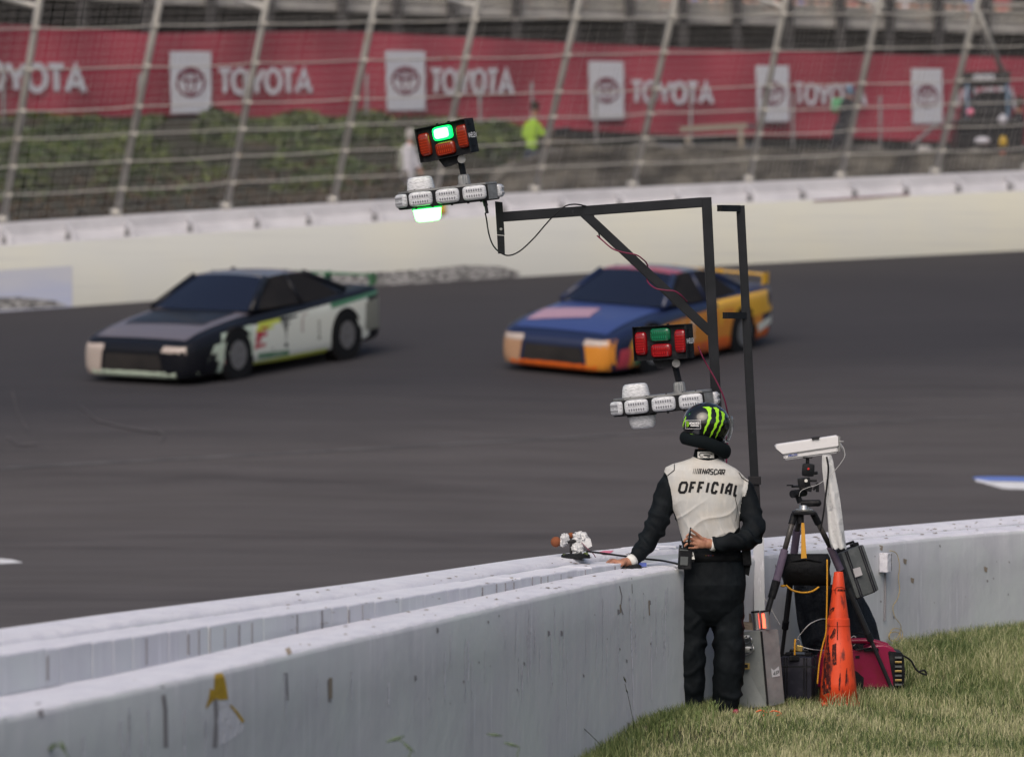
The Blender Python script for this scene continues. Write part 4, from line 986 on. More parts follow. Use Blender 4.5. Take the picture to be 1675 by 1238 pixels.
# ---- helmet
HC = Mn(1155.5,694,.03); HY = R(-52)     # yaw to the right of straight away
hr = Matrix.Rotation(HY, 3, 'Z') @ Matrix.Rotation(R(-6), 3, 'X')
def hshape(v, d):
    k = 1 - .10*max(0, -d.z)*max(0, 1) ; return V((v.x*k, v.y*(1+.05*max(0, -d.z)), v.z))
b = B(); b.ball(V((0, 0, 0)), (.136, .150, .130), None, 48, 32, f=hshape)
bmesh.ops.delete(b.bm, geom=[f for f in b.bm.faces if f.calc_center_median().z < -.095 or (f.calc_center_median().y > .085 and -.075 < f.calc_center_median().z < .045 and abs(f.calc_center_median().x) < .105)], context='FACES')
hm = b.me('helmet'); hm.transform((Matrix.Translation(HC) @ hr.to_4x4())); hel = link('helmet', hm, 'helmet', man, sm=True)
md = hel.modifiers.new('s', 'SOLIDIFY'); md.thickness = .012; md.offset = -1
hl = lambda x, y, z: HC + hr @ V((x, y, z))
# head inside
hb_ = B(); hb_.ball(hl(0, .012, -.03), (.074, .092, .105), hr, 24, 18); hb_.ball(hl(0, .105, -.035), (.012, .02, .022), hr, 10, 8); hb_.ball(hl(0, .085, -.075), (.028, .014, .012), hr, 12, 8)
head = hb_.ob('head', 'skin', man, sm=True)
b = B(); [b.ball(hl(s_*.03, .095, -.012), .011, None, 10, 8) for s_ in (-1, 1)]; b.ob('eye', 'cuff', head, sm=True)
# visor: clear curved shield tilted over the face opening
b = B(); vr = []
for j in range(9):
    z = -.095+.155*j/8; row = []
    for i in range(25):
        a = R(-68+136*i/24); rr_ = math.sqrt(max(.1, 1-(z/.17)**2)); row.append(hl(.146*rr_*math.sin(a), .160*rr_*math.cos(a)+.012, z-.0))
    vr.append(row)
for j in range(8):
    for i in range(24): b._add([vr[j][i], vr[j][i+1], vr[j+1][i+1], vr[j+1][i]], [(0, 1, 2, 3)])
vis = b.ob('visor', 'visor', hel, sm=True, weld=.0005); md = vis.modifiers.new('s', 'SOLIDIFY'); md.thickness = .003
b = B(); edge = [vr[0][i] for i in range(25)]; b.tube(edge, .003, 6); b.ob('visor_rim', 'lens_core', vis, sm=True)
b = B()
for s_ in (-1, 1): c = hl(s_*.143, .035, -.01); b.cyl(c, c + hr @ V((s_*.008, 0, 0)), .016, n=16)
b.ob('visor_pivot', 'black_plastic', hel)
ohl = surf(bvh_of(hel), .0016)
C7 = lambda x, y: (970+x/4.7607, 500+y/4.7607)
def claw(b, L, Rr):   # left and right outline, jagged
    n_ = 16
    for i in range(n_):
        t0, t1 = i/n_, (i+1)/n_
        def at(S_, t, j): 
            k = t*(len(S_)-1); q_ = min(len(S_)-2, int(k)); u = k-q_; jg = (3.2 if (round(t*n_)*7+j) % 3 == 0 else -1.5)*(1 if 0 < t < 1 else 0)
            return C7(S_[q_][0]*(1-u)+S_[q_+1][0]*u + jg*(1 if j else -1), S_[q_][1]*(1-u)+S_[q_+1][1]*u)
        v = [ohl(*at(L, t0, 0)), ohl(*at(Rr, t0, 1)), ohl(*at(Rr, t1, 1)), ohl(*at(L, t1, 0))]
        if all(v): b._add(v, [(0, 1, 2, 3)])
b = B()
claw(b, [(852,790),(888,806),(896,842),(896,876),(884,920),(864,966),(862,1000)], [(905,786),(924,800),(918,842),(921,876),(906,912),(884,956),(863,1001)])
b.ob('claw_emblem', 'ink_green', hel); b = B()
claw(b, [(933,793),(955,818),(960,860),(954,905),(936,955),(912,1005),(906,1030)], [(962,793),(982,812),(976,860),(981,898),(960,940),(934,988),(908,1031)])
b.ob('claw_emblem', 'ink_green', hel); b = B()
claw(b, [(990,820),(1003,845),(1003,885),(992,925),(972,970),(958,1005),(953,1031)], [(1012,826),(1026,848),(1020,888),(1007,925),(988,968),(968,1005),(955,1032)])
b.ob('claw_emblem', 'ink_green', hel); b = B()
claw(b, [(722,862),(712,890),(702,920),(698,950),(698,985)], [(728,858),(722,890),(708,922),(703,950),(702,985)])
b.ob('claw_emblem', 'ink_green', hel)
b = B(); fr = [C7(*p) for p in ((722,893),(838,893),(838,957),(722,957),(722,893))]; ribbon(b, fr, .5, ohl, sub=6)
letters(b, word('MONSTER', *(C7(752,0)[0], C7(828,0)[0]), C7(0,908)[1], C7(0,924)[1], C7(0,908)[1], C7(0,924)[1], 0, .3), ohl, .8, 1)
ribbon(b, [C7(760,934), C7(826,934)], 1.6, ohl, sub=5)
b.ob('sticker', 'ink_white', hel); b = B()
for i in range(3): ribbon(b, [C7(729+i*8,897+i*3), C7(733+i*7,925), C7(733+i*6,945-i*3)], .8, ohl, sub=2)
ribbon(b, [C7(757,996), C7(790,1003)], .9, ohl, sub=4); b.ob('sticker', 'ink_green', hel)
# padded neck roll, hanging forward/right
b = B(); n1, n2 = 56, 16; nc = Mn(1153,719.5,.03); nrx, nry = .120, .115; vs = []; 
for i in range(n1):
    a = 2*math.pi*i/n1; dx, dy = math.cos(a), math.sin(a)
    c = nc + V((nrx*dx, nry*dy, -.055*dx*(1 if dx > 0 else .45) + .018*(-dy)*0 - .012)); th = .031+.005*max(0, dx)
    for k in range(n2):
        u = 2*math.pi*k/n2; vs.append(c + V((dx*math.cos(u)*th, dy*math.cos(u)*th, math.sin(u)*th*1.3)))
b._add(vs, [(i*n2+k, i*n2+(k+1) % n2, ((i+1) % n1)*n2+(k+1) % n2, ((i+1) % n1)*n2+k) for i in range(n1) for k in range(n2)]); b.ob('neck_roll', 'foam_black', hel, sm=True)
# glove under the hand, radio, holster, cable
b = B(); g0 = [Mn(983,931,-.25), Mn(995,929.5,-.27), Mn(1012,929,-.28), Mn(1030,929.5,-.27), Mn(1048,930,-.25)]; b.tube(spline(g0, 5), [.006]+[.014+.006*math.sin(i*1.9) for i in range(19)]+[.01], 12, sy=2.6)
b.ball(Mn(1040,927,-.24), (.035, .05, .018)); b.ball(Mn(1008,930,-.31), (.04, .03, .010))
o = b.ob('glove', 'glove', sm=True); tag(o, "crumpled black glove under the official's hand on the wall", 'glove')
ra = empty('radio', Mn(1121,930,-.2), "black two way radio held behind the official's back", 'radio')
b = B(); rr_ = Matrix.Rotation(R(3), 3, 'Y'); b.box(Mn(1120.5,913.5,-.2), (.080, .045, .125), rr_, bev=.008); b.box(Mn(1129,905,-.185), (.05, .05, .10), rr_, bev=.006); rb_ = b.ob('body', 'black_plastic', ra)
b = B(); b.tube([Mn(1125,896,-.225), Mn(1127.2,880,-.25), Mn(1129.6,864,-.25)], [.010, .006, .0045], 10); b.ball(Mn(1129.7,863.5,-.25), .0055, None, 10, 8); b.ob('antenna', 'black_plastic', ra, sm=True)
b = B(); [b.cyl(Mn(x, 898, -.205), Mn(x, 891, -.205), .008, n=12) for x in (1113, 1119)]; b.ob('knob', 'black_plastic', ra)
b = B(); b.box(Mn(1118.5,899.5,-.226), (.05, .004, .006), rr_); b.box(Mn(1119,917,-.2245), (.045, .003, .05), rr_); b.ob('grille', 'case_grey', ra)
b = B(); b.prism([Mn(1128,904,-.216), Mn(1134,903,-.216), Mn(1136.5,914.5,-.216), Mn(1128,914.5,-.216)], (0, .004, 0)); tb2 = b.ob('tag', 'cuff', ra)
b = B(); f_ = lambda x, y: Mn(x, y, -.219); letters(b, [('S', 1130, 1133.5, 904.8, 909.3, 904.8, 909.3, 0)], f_, 1.0, 1); letters(b, word('LABEL', 1129, 1135.5, 911, 913.4, 911, 913.4, 0, .3, {}) if 0 else [], f_, .5, 1); b.ob('tag_print', 'ink_black', tb2)
ho = empty('pouch', Mn(1223,942,.0), "long black pouch hanging at the official's right hip", 'pouch')
b = B(); b.box(Mn(1221,909,-.03), (.052, .07, .115), Matrix.Rotation(R(-4), 3, 'Y'), bev=.01); b.ob('case', 'black_plastic', ho)
b = B(); b.prism([Mn(1215,924,-.03), Mn(1228,924,-.03), Mn(1225,942,-.03), Mn(1217,938,-.03)], (0, .04, 0)); b.ob('flap', 'bag_black', ho)
cable('cable', [(960,901.5,-.4),(985,904.5,-.2),(1030,910.5,.1),(1058,914,.2),(1085,917,.15),(1108,922,.0),(1118,926,-.02)], 24.9, .006, 'cable_black', 'black cable running over the wall top from the microphone to the radio')
# ================================================================ tripod and camera
DT = 25.75
def T(px, py, o=0): return P(px, py, DT+o)
tr = empty('tripod', T(1315,1120), 'tall carbon tripod with purple foam leg covers standing on the grass by the wall', 'tripod')
def leg(top, mid1, mid2, bot):
    """points (px,py,o): carbon top, purple foam, dark lower, foot"""
    lb = B(); lb.cyl(T(*top), T(*mid1), .0165, n=14); L = lb.ob('leg', 'carbon', tr, sm=True)
    b = B(); b.cyl(T(*mid1), T(*mid2), .0235, .0240, n=16); b.ob('foam_cover', 'foam_purple', L, sm=True, auto=40)
    c = V(mid2)+(V(bot)-V(mid2))*.14; e = V(mid2)+(V(bot)-V(mid2))*.52; e2 = V(mid2)+(V(bot)-V(mid2))*.58
    b = B(); b.cyl(T(*mid2), T(*c), .0265, .024, n=14); b.ob('leg_lock', 'black_plastic', L, sm=True, auto=40)
    b = B(); b.cyl(T(*c), T(*e), .0175, n=12); b.cyl(T(*e), T(*bot), .0125, n=12); b.ob('lower_tube', 'leg_dark', L, sm=True, auto=40)
    b = B(); b.cyl(T(*e), T(*e2), .021, n=12); b.ob('leg_lock', 'black_plastic', L, sm=True, auto=40)
    b = B(); b.cyl(T(*top), T(*(V(top)+(V(mid1)-V(top))*.28)), .022, n=14); b.ob('hinge', 'black_plastic', L, sm=True, auto=40)
leg((1299.5,841,0), (1283.5,899,-.06), (1270,950,-.10), (1212,1150,-.22))
leg((1331,841,0), (1358,894,.07), (1374.5,932,.12), (1461,1131,.25))
leg((1309,842,.05), (1303.5,868,.06), (1298,912,.15), (1274,1112,.50))
b = B(); b.box(T(1315,838.5), (.14, .10, .022), bev=.006); b.cyl(T(1309,840), T(1309,856), .022, n=14); b.ob('apex', 'black_plastic', tr)
b = B(); b.cyl(T(1315,835), T(1315,832.5), .055, n=28); b.cyl(T(1315,833), T(1315,826), .033, .028, n=24); b.ob('top_plate', 'steel', tr, sm=True, auto=40)
b = B()
b.cyl(T(1311,823), T(1338,822.5,-.03), .021, n=14); b.ball(T(1338,822.5,-.03), .022, None, 12, 8); b.cyl(T(1309,822), T(1303,806), .018, n=12); b.cyl(T(1296,808,-.05), T(1316,805,.03), .024, n=14)
b.box(T(1302,795.5), (.055, .05, .012)); b.box(T(1292,793.5,-.03), (.04, .02, .008)); b.box(T(1315,788), (.075, .05, .05), Matrix.Rotation(R(-6), 3, 'Y'), bev=.006)
b.cyl(T(1308,800), T(1325,792), .018, n=12); b.box(T(1321,799), (.05, .05, .03), Matrix.Rotation(R(12), 3, 'Y')); b.cyl(T(1330,801,-.02), T(1339,790,-.02), .008, n=10); b.box(T(1337,797,-.01), (.02, .03, .055), bev=.004)
b.cyl(T(1336,786), T(1322,786), .008, n=10); gh = b.ob('pan_head', 'black_plastic', tr, sm=True, auto=35)
b = B(); b.box(T(1322,768.5), (.074, .06, .078), Matrix.Rotation(R(4), 3, 'Y'), bev=.014); b.cyl(T(1330,774,-.01), T(1337,773,-.02), .010, n=12); b.cyl(T(1321,762), T(1321,748.5), .011, n=12); b.box(T(1321,748.3), (.055, .05, .008)); b.ob('ball_head', 'black_plastic', tr, sm=True, auto=35)
b = B(); b.cyl(T(1318.5,786,-.027), T(1318.5,786,-.031), .010, n=14); b.ob('level', 'cuff', tr); b = B(); b.cyl(T(1322.3,766.5,-.030), T(1322.3,766.5,-.033), .007, n=12); b.ob('badge', 'led_red' if 0 else 'lens_red_hi', tr)
cm = empty('surveillance_camera', T(1322,748), 'white weatherproof camera housing tilted on top of the tripod', 'camera')
b = B(); ax = (T(1376,727,.06)-T(1279,741,-.06)); 
b.prism([T(1281.5,743), T(1372,728.5), T(1371,740.6), T(1283,752.6)], (0, .075, 0)); bmesh.ops.bevel(b.bm, geom=b.bm.edges[:], offset=.010, segments=3, affect='EDGES'); hs = b.ob('housing', 'housing_white', cm, sm=True, auto=30)
b = B(); tpv = V((0, .0, 0)); sec = [(1268.8,727),(1371,712)]; a0, a1 = T(1268.8,727.2,-.012), T(1371,712,-.012); l0, l1 = T(1282,743.6,-.012), T(1371.5,730.5,-.012); lf_ = T(1268.8,733,-.012)
D_ = V((0, .115, 0)); b.prism([a0, a1, l1, l0, lf_], D_); bmesh.ops.bevel(b.bm, geom=[e for e in b.bm.edges if e.calc_length() > .1], offset=.006, segments=2, affect='EDGES'); b.ob('sun_shield', 'housing_white', cm)
b = B(); b.box(T(1334,717.2,-.016), (.045, .012, .010), Matrix.Rotation(R(-8), 3, 'Y')); b.box(T(1334,715.5,.02), (.05, .05, .008), Matrix.Rotation(R(-8), 3, 'Y')); b.ob('clamp', 'dark_steel', cm)
b = B(); b.prism([T(1289,743.6,-.004), T(1304,741.4,-.004), T(1304.3,744.6,-.004), T(1289.3,747,-.004)], (0, .003, 0)); bd = b.ob('badge', 'outer_top', cm)
b = B(); letters(b, word('PELCo', 1289.8,1303.6,744,746.6,741.9,744.3,.4,.3), lambda x, y: T(x, y, -.007), .75, 1); b.ob('badge_print', 'ink_blue', bd)
b = B(); b.prism([T(1372,713,.0), T(1374.5,714), T(1374.5,738), T(1372,739)], (0, .09, 0)); b.cyl(T(1372,722), T(1380,722), .003, n=8); b.tube([T(1374,725,.01), T(1378,733), T(1382,745)], .007, 8); b.ob('cable_gland', 'grey_metal', cm)
cable('cable', [(1373,724,.02),(1379,731,0),(1382,742,-.02),(1380,750,-.03),(1370,764,-.04),(1356,779,-.04),(1338,792,-.05),(1322,797,-.05),(1310,803,-.05),(1307,812,-.04)], DT, .0018, 'cable_grey', 'thin grey cable curling from the back of the white camera housing')
cable('cable', [(1352,747,-.03),(1355,765,-.04),(1353,790,-.04),(1350,815,-.04),(1347,840,-.05),(1342,868,-.05)], DT, .0055, 'cable_black', 'black cable hanging beside the white plastic sleeve')
# white plastic sleeve
b = B(); n = 22; rr = []
lf = [(744,1345,1360),(752,1344,1363),(772,1344.5,1366),(795,1348,1371),(820,1351,1375),(845,1353,1378.5),(870,1354.5,1381),(885,1356,1383),(897,1361,1385)]
for j, (y, x0, x1) in enumerate(lf):
    row = []
    for i in range(n):
        a = 2*math.pi*i/n; t = (1+math.cos(a))/2; fold = 1+.35*math.sin(a*4+j*.5)
        row.append(T(x0+(x1-x0)*(1-t), y + (3*math.sin(i*2.1) if j == len(lf)-1 else 0), .04*math.sin(a)*fold*(.4+.6*j/8)))
    rr.append(row)
b.loft([[v for v in r_] for r_ in rr], cap=False); o = b.ob('plastic_sleeve', 'plastic_film', sm=True); md = o.modifiers.new('s', 'SUBSURF'); md.levels = md.render_levels = 1; tag(o, 'long white plastic sleeve hanging from the camera housing', 'plastic sleeve')
# sandbag under the tripod
sb = empty('sandbag', T(1318,930,.0), 'black weight bag slung on a yellow strap between the tripod legs', 'bag')
b = B(); rows = []
for j in range(9):
    v = j/8; row = []
    for i in range(24):
        a = 2*math.pi*i/24; y = 906+v*50; hw = 36+3.5*math.sin(v*math.pi)+2*v; x = 1318.5+math.copysign(abs(math.cos(a))**.5, math.cos(a))*hw; dpt = .02+.075*math.sin(math.pi*(.12+.83*v))
        row.append(T(x + 2*math.sin(v*9), y + 3*math.cos(a)*math.cos(a)*(v-.3) - (2.5*math.sin(a*1)*0), .02+math.sin(a)*dpt))
    rows.append(row)
b.loft(rows); b.ob('bag', 'bag_black', sb, sm=True); b = B(); b.tube(spline([T(1281,921,-.02), T(1300,917,-.06), T(1320,914,-.065), T(1340,918,-.06), T(1356,922,-.02)], 5), .007, 8); b.ob('flap_seam', 'bag_black', sb, sm=True)
b = B(); b.prism([T(1310.8,854.5,-.02), T(1315.6,855,-.02), T(1319.8,915.5,-.07), T(1310.3,915.5,-.07)], (0, .004, 0)); b.ob('strap', 'strap', sb)
b = B(); q = spline([T(1286,957,-.06), T(1296,965,-.075), T(1312,969,-.08), T(1328,967,-.075), T(1339,960,-.06)], 6); b.tube(q, .006, 8, sy=2.2); b.ob('strap', 'strap', sb, sm=True)
b = B(); b.ball(T(1281,958,-.02), (.018, .02, .008)); b.ob('trim', 'strap', sb, sm=True)
# grey hard case hung against the tarp, tilted
def hard_case(name, c, size, rot, m, label, lat=True):
    e = empty(name, c, label, 'equipment case'); sx, sy, sz = size
    b = B(); b.box(V((0, -sy*.25, 0)), (sx, sy*.5-.003, sz), None, bev=.016); me = b.me(); me.transform(rot.to_4x4()); link('lid', me, m, e, True, True); me.set_sharp_from_angle(angle=R(40))
    b = B(); b.box(V((0, sy*.25, 0)), (sx, sy*.5-.003, sz), None, bev=.016); me = b.me(); me.transform(rot.to_4x4()); link('body', me, m, e, True, True); me.set_sharp_from_angle(angle=R(40))
    b = B()
    for x in (-.34, -.26, .26, .34): b.box(V((x*sx, -sy/2-.003, 0)), (sx*.03, .010, sz*.99), None, bev=.002)
    b.box(V((0, 0, sz/2+.002)), (sx*.98, .016, .012)); b.box(V((0, 0, -sz/2-.002)), (sx*.98, .016, .012)); b.box(V((sx/2+.003, 0, 0)), (.012, .016, sz*.9)); b.box(V((-sx/2-.003, 0, 0)), (.012, .016, sz*.9))
    me = b.me(); me.transform(rot.to_4x4()); link('rib', me, 'case_dark' if m == 'case_grey' else 'black_plastic', e, True)
    b = B()
    for x in (-.3, .3): b.box(V((x*sx, -.01, sz/2+.012)), (.04, .05, .018), None, bev=.003)
    b.tube([rot.inverted() @ (rot @ V(p)) for p in ((-.06, 0, sz/2), (-.055, 0, sz/2+.03), (.055, 0, sz/2+.03), (.06, 0, sz/2))], .008, 8)
    me = b.me(); me.transform(rot.to_4x4()); link('latch', me, 'black_plastic', e, True); return e
ec = hard_case('equipment_case', T(1399,935.5,.25), (.165, .15, .30), Matrix.Rotation(R(-19), 3, 'Y') @ Matrix.Rotation(R(22), 3, 'Z'), 'case_grey', 'grey hard case hanging tilted against the white wall, right of the tripod')
b = B(); b.prism([T(1395,930,.155), T(1407,927,.145), T(1411,940,.145), T(1399,944,.155)], (0, .004, 0)); b.ob('label_plate', 'outer_top', ec)
# dark small case on the grass
hc = hard_case('equipment_case', T(1307,1106,.05), (.20, .22, .255), Matrix.Rotation(R(-15), 3, 'Z'), 'case_dark', 'dark blue grey case standing in the grass between the metal box and the traffic cone')
b = B(); b.box(T(1307,1090,-.14), (.21, .012, .01)); b.box(T(1299,1076,-.05), (.06, .05, .028), bev=.004); b.ob('clasp', 'black_plastic', hc)
# tarp
b = B(); rows = []
for j in range(22):
    v = j/21; row = []; y = 956+v*122
    xl = interp(v, [0,.2,.5,.8,1], [1298,1300,1304,1312,1322]); xr = interp(v, [0,.12,.3,.5,.75,1], [1392,1408,1422,1433,1440,1444])
    for i in range(56):
        a = 2*math.pi*i/56; t = (1-math.cos(a))/2; x = xl+(xr-xl)*t; fo = .035*noise.noise(V((x*.06, v*3, a)))+.022*math.sin(x*.22+v*4+2*math.sin(v*7))
        row.append(T(x, y + 8*noise.noise(V((x*.05, 2, 1)))*(1-v), .62 - (.10+.03*v)*math.sin(a)+fo*.7))
    rows.append(row)
b.loft(rows); o = b.ob('tarp', 'cloth_black', sm=True); tag(o, 'heap of black plastic sheeting behind the tripod and the orange cone', 'tarp')
# cone
CN = P(1374,1146,25.6)
cn = empty('traffic_cone', CN, 'worn orange traffic cone with black scuffs standing in the grass', 'traffic cone')
sc = 25.6/F; b = B(); rr = []
for y, hw, r2 in ((1141,32,1),(1110,28.8,1),(1075,25,1),(1049,22.3,1),(1048,21.6,1),(1018,18.4,1),(1017,19.0,1),(1006,18.0,1),(1005,16.6,1),(960,10.6,1),(959,11.3,1),(957,11.0,1),(931,7.6,1),(929.5,6.8,1)):
    cxx = 1371.2+(1141-y)*.0+.0; z = (1141-y)*sc; 
    rr.append([CN + V((-2.6*sc + math.cos(a)*hw*sc, math.sin(a)*hw*sc, z)) for a in [2*math.pi*i/40 for i in range(40)]])
b.loft(rr, cap=False); cb_ = b.ob('cone_body', 'cone', cn, sm=True, auto=35); md = cb_.modifiers.new('s', 'SOLIDIFY'); md.thickness = .004
b = B(); b.box(CN + V((0, 0, -.012)), (.24, .24, .022), bev=.01); b.ob('cone_base', 'cone', cn)
oco = surf(bvh_of(cb_), .0035); b = B(); C3 = lambda x, y: (1200+x/4.7625, 920+y/4.7625)
for pl in ([(755,370),(790,345),(780,375),(745,410)], [(750,580),(790,515),(798,520),(790,570),(765,595)], [(722,640),(745,620),(750,690),(735,760),(738,830),(728,900),(705,880),(708,760)], [(770,640),(800,625),(802,790),(780,800),(768,720)],
           [(690,960),(712,930),(735,980),(750,1010),(700,1030)], [(805,460),(812,460),(812,600),(806,600)]): poly_on(b, [C3(*p) for p in pl], oco); b.ob('scuff_mark', 'cone_mark', cn); b = B()
for pp, ww in (([(740,560),(722,720),(712,860),(700,990)], 5), ([(790,640),(785,720),(775,790)], 4.5), ([(750,700),(740,830),(728,960)], 5), ([(788,510),(768,590)], 4), ([(830,860),(822,1000)], 3), ([(880,820),(872,960)], 2.5), ([(780,345),(750,400)], 3.5), ([(745,880),(752,1010)], 5)): b = B(); ribbon(b, [C3(*p) for p in pp], (lambda t, w_=ww: w_*math.sin(math.pi*min(.95, max(.06, t)))**.6*(1+.3*math.sin(t*17))), oco, sub=5); b.ob('scuff_mark', 'cone_mark', cn)
b = B()
ribbon(b, [C3(*p) for p in ((795,240),(790,210),(805,192),(840,190),(862,200))], .9, oco, sub=3); b.ob('scuff_mark', 'cone_mark', cn); b = B(); ribbon(b, [C3(*p) for p in ((812,212),(845,214),(865,216))], 3, oco, sub=3); b.ob('scuff_mark', 'cone_mark', cn)
# generator
gn = empty('generator', T(1412,1128,.0), 'dark red portable generator lying in the grass behind the cone', 'generator')
def GP(px, py, o=0): return P(px, py, 26.05+o)
b = B(); prof = [(1338,1128),(1337,1100),(1342,1072),(1350,1058),(1362,1052),(1372,1064),(1398,1068),(1407,1064),(1430,1054),(1450,1053),(1466,1062),(1472,1080),(1474,1105),(1470,1128)]
b.prism([GP(*p) for p in prof], (0, .26, 0)); bmesh.ops.bevel(b.bm, geom=b.bm.edges[:], offset=.018, segments=3, affect='EDGES'); b.ob('shell', 'gen_red', gn, sm=True, auto=45)
b = B(); q = spline([GP(1352,1060,.1), GP(1366,1049.5,.1), GP(1395,1047.5,.1), GP(1425,1048.5,.1), GP(1452,1056,.1)], 6); b.tube(q, .018, 12, sy=1.5); b.ob('handle', 'gen_red', gn, sm=True)
b = B(); b.prism([GP(1452,1064,-.012), GP(1478,1068,-.004), GP(1481,1100,-.0), GP(1478,1124,-.0), GP(1462,1127,-.012), GP(1459,1090,-.012)], (0, .28, 0)); bmesh.ops.bevel(b.bm, geom=b.bm.edges[:], offset=.008, segments=2, affect='EDGES'); b.ob('end_cover', 'black_plastic', gn)
for k in range(7):
    b = B(); y = 1075+k*7.4; b.box(GP(1469.5,y,-.018), (.042, .012, .012), bev=.002); b.ob('vent', 'brass' if k % 2 else 'case_grey', gn)
b = B(); b.prism([GP(1390,1094,-.006), GP(1402,1098,-.006), GP(1413,1108,-.006), GP(1412,1127,-.006), GP(1388,1127,-.006)], (0, .01, 0)); b.prism([GP(1399,1072,-.006), GP(1406,1072,-.006), GP(1406,1076,-.006), GP(1399,1076,-.006)], (0, .01, 0)); b.ob('side_panel', 'black_plastic', gn)
b = B(); b.box(GP(1408,1058,-.01), (.03, .02, .03)); b.box(GP(1425,1062,-.01), (.09, .02, .02)); b.cyl(GP(1399,1063,-.02), GP(1425,1059,-.02), .005, n=8); b.ob('recoil_grip', 'black_plastic', gn)
# metal control box
cb = empty('control_box', P(1240,1155,25.5), 'tall grey steel cabinet behind the official, with two small round tubes on top', 'control box')
def K(px, py, o=0): return P(px, py, 25.35+o)
A_, B_, C_, D2_ = K(1192,1036,.05), K(1244.5,1030,-.1), K(1255,1156,-.1), K(1178,1160,.05)
E_, F_ = K(1273,1028,.10), K(1284,1150,.10)
back0, back1 = A_ + (E_-B_), D2_ + (F_-C_)
b = B(); b._add([A_, B_, E_, back0, D2_, C_, F_, back1], [(0,1,2,3),(4,5,6,7),(0,1,5,4),(1,2,6,5),(2,3,7,6),(3,0,4,7)]); bmesh.ops.bevel(b.bm, geom=b.bm.edges[:], offset=.004, segments=2, affect='EDGES')
for f in b.bm.faces: f.material_index = 1 if f.calc_center_median().x > (B_.x+C_.x)/2+.012 else 0
b.ob('cabinet', ['box_grey', 'box_pale'], cb)
b = B(); fv = lambda px, py: K(px, py, -.10-.008); 
b.prism([K(1243.5,1032,-.105), K(1247,1032,-.098), K(1258,1156,-.098), K(1254.5,1156,-.105)], (0, .01, 0)); b.ob('door_seam', 'dark_void', cb)
def Kf(px, py, o=0):   # on the front face plane
    n = (B_-A_).cross(D2_-A_).normalized(); r = ray(px, py); t = (A_-CAM).dot(n)/r.dot(n); p = CAM + r*t; return p - n*(o if n.y > 0 else -o)*1
b = B(); b.tube(spline([Kf(1217,1047,.015), Kf(1224,1045,.02), Kf(1231,1043,.02), Kf(1232,1048,.02), Kf(1226,1052,.015), Kf(1217,1053,.015)], 4), .006, 8); b.box(Kf(1222,1042,.012), (.045, .012, .024), bev=.003); b.box(Kf(1225,1062,.010), (.05, .010, .036), bev=.003)
b.tube(spline([Kf(1215,1071,.014), Kf(1226,1070,.02), Kf(1234,1066,.02), Kf(1236,1059,.02), Kf(1232,1053,.014)], 4), .0045, 8); b.ob('latch', 'steel', cb, sm=True, auto=35)
b = B(); [b.cyl(Kf(x, y, .02), Kf(x, y, .016), .006, n=10) for x, y in ((1224,1041),(1231,1046),(1221,1063),(1231,1062))]; b.ob('screw', 'dark_steel', cb)
b = B(); b.box(Kf(1221,1089,.006), (.045, .008, .036)); sw = b.ob('switch', 'brass', cb); b = B(); b.box(Kf(1221,1089,.012), (.030, .008, .020)); b.ob('switch_button', 'black_plastic', sw)
def Ks(px, py, o=0):
    n = (E_-B_).cross(C_-B_).normalized(); r = ray(px, py); t = (B_-CAM).dot(n)/r.dot(n); p = CAM + r*t; 
    if n.y > 0: n = -n
    return p + n*o
b = B(); poly_on(b, [(1260,1092),(1265,1096),(1273,1089),(1275,1105),(1270,1106),(1262,1107.5)], lambda x, y: Ks(x, y, .004)); stk = b.ob('sticker', 'ink_white', cb)
b = B(); letters(b, [('4', 1264, 1267, 1098, 1104, 1097.5, 1103.5, 0), ('P', 1269, 1272, 1097, 1103, 1096.5, 1102.5, 0)], lambda x, y: Ks(x, y, .006), .9, 1); b.ob('sticker_print', 'case_grey', stk)
def litube(x, y0, y1, hw, lit):
    e = empty('tube_lamp', K(x, y1, -.0), 'small clear tube lamp glowing red on top of the steel cabinet' if lit else 'small metal tube lamp, unlit, on top of the steel cabinet', 'lamp')
    b = B(); b.cyl(K(x, y1, -.02), K(x-3, y0, -.02), hw/270, n=20); b.ob('tube', 'steel', e, sm=True, auto=40)
    b = B(); b.cyl(K(x-3, y0, -.02), K(x-3.3, y0-2.5, -.02), hw/270*.98, n=20); b.ob('cap', 'black_plastic', e)
    if lit:
        b = B(); b.prism([K(x-7.5, y0+3, -.052), K(x-4, y0+3, -.055), K(x-2.2, y0+12, -.055), K(x-.8, y1-1, -.055), K(x-5.5, y1-1, -.052), K(x-6.3, y0+14, -.052)], (0, .01, 0)); b.ob('glow_strip', 'led_red', e)
litube(1238.5, 1001.5, 1029, 7.2, False); litube(1253.5, 1000.5, 1028, 7.2, True)
b = B(); b.box(K(1222,1023,-.0), (.075, .05, .045), Matrix.Rotation(R(5), 3, 'Y')); b.box(K(1228,1010,.03), (.02, .03, .05)); o = b.ob('wood_block', 'wood'); tag(o, 'small weathered wood block on top of the steel cabinet', 'wood block')
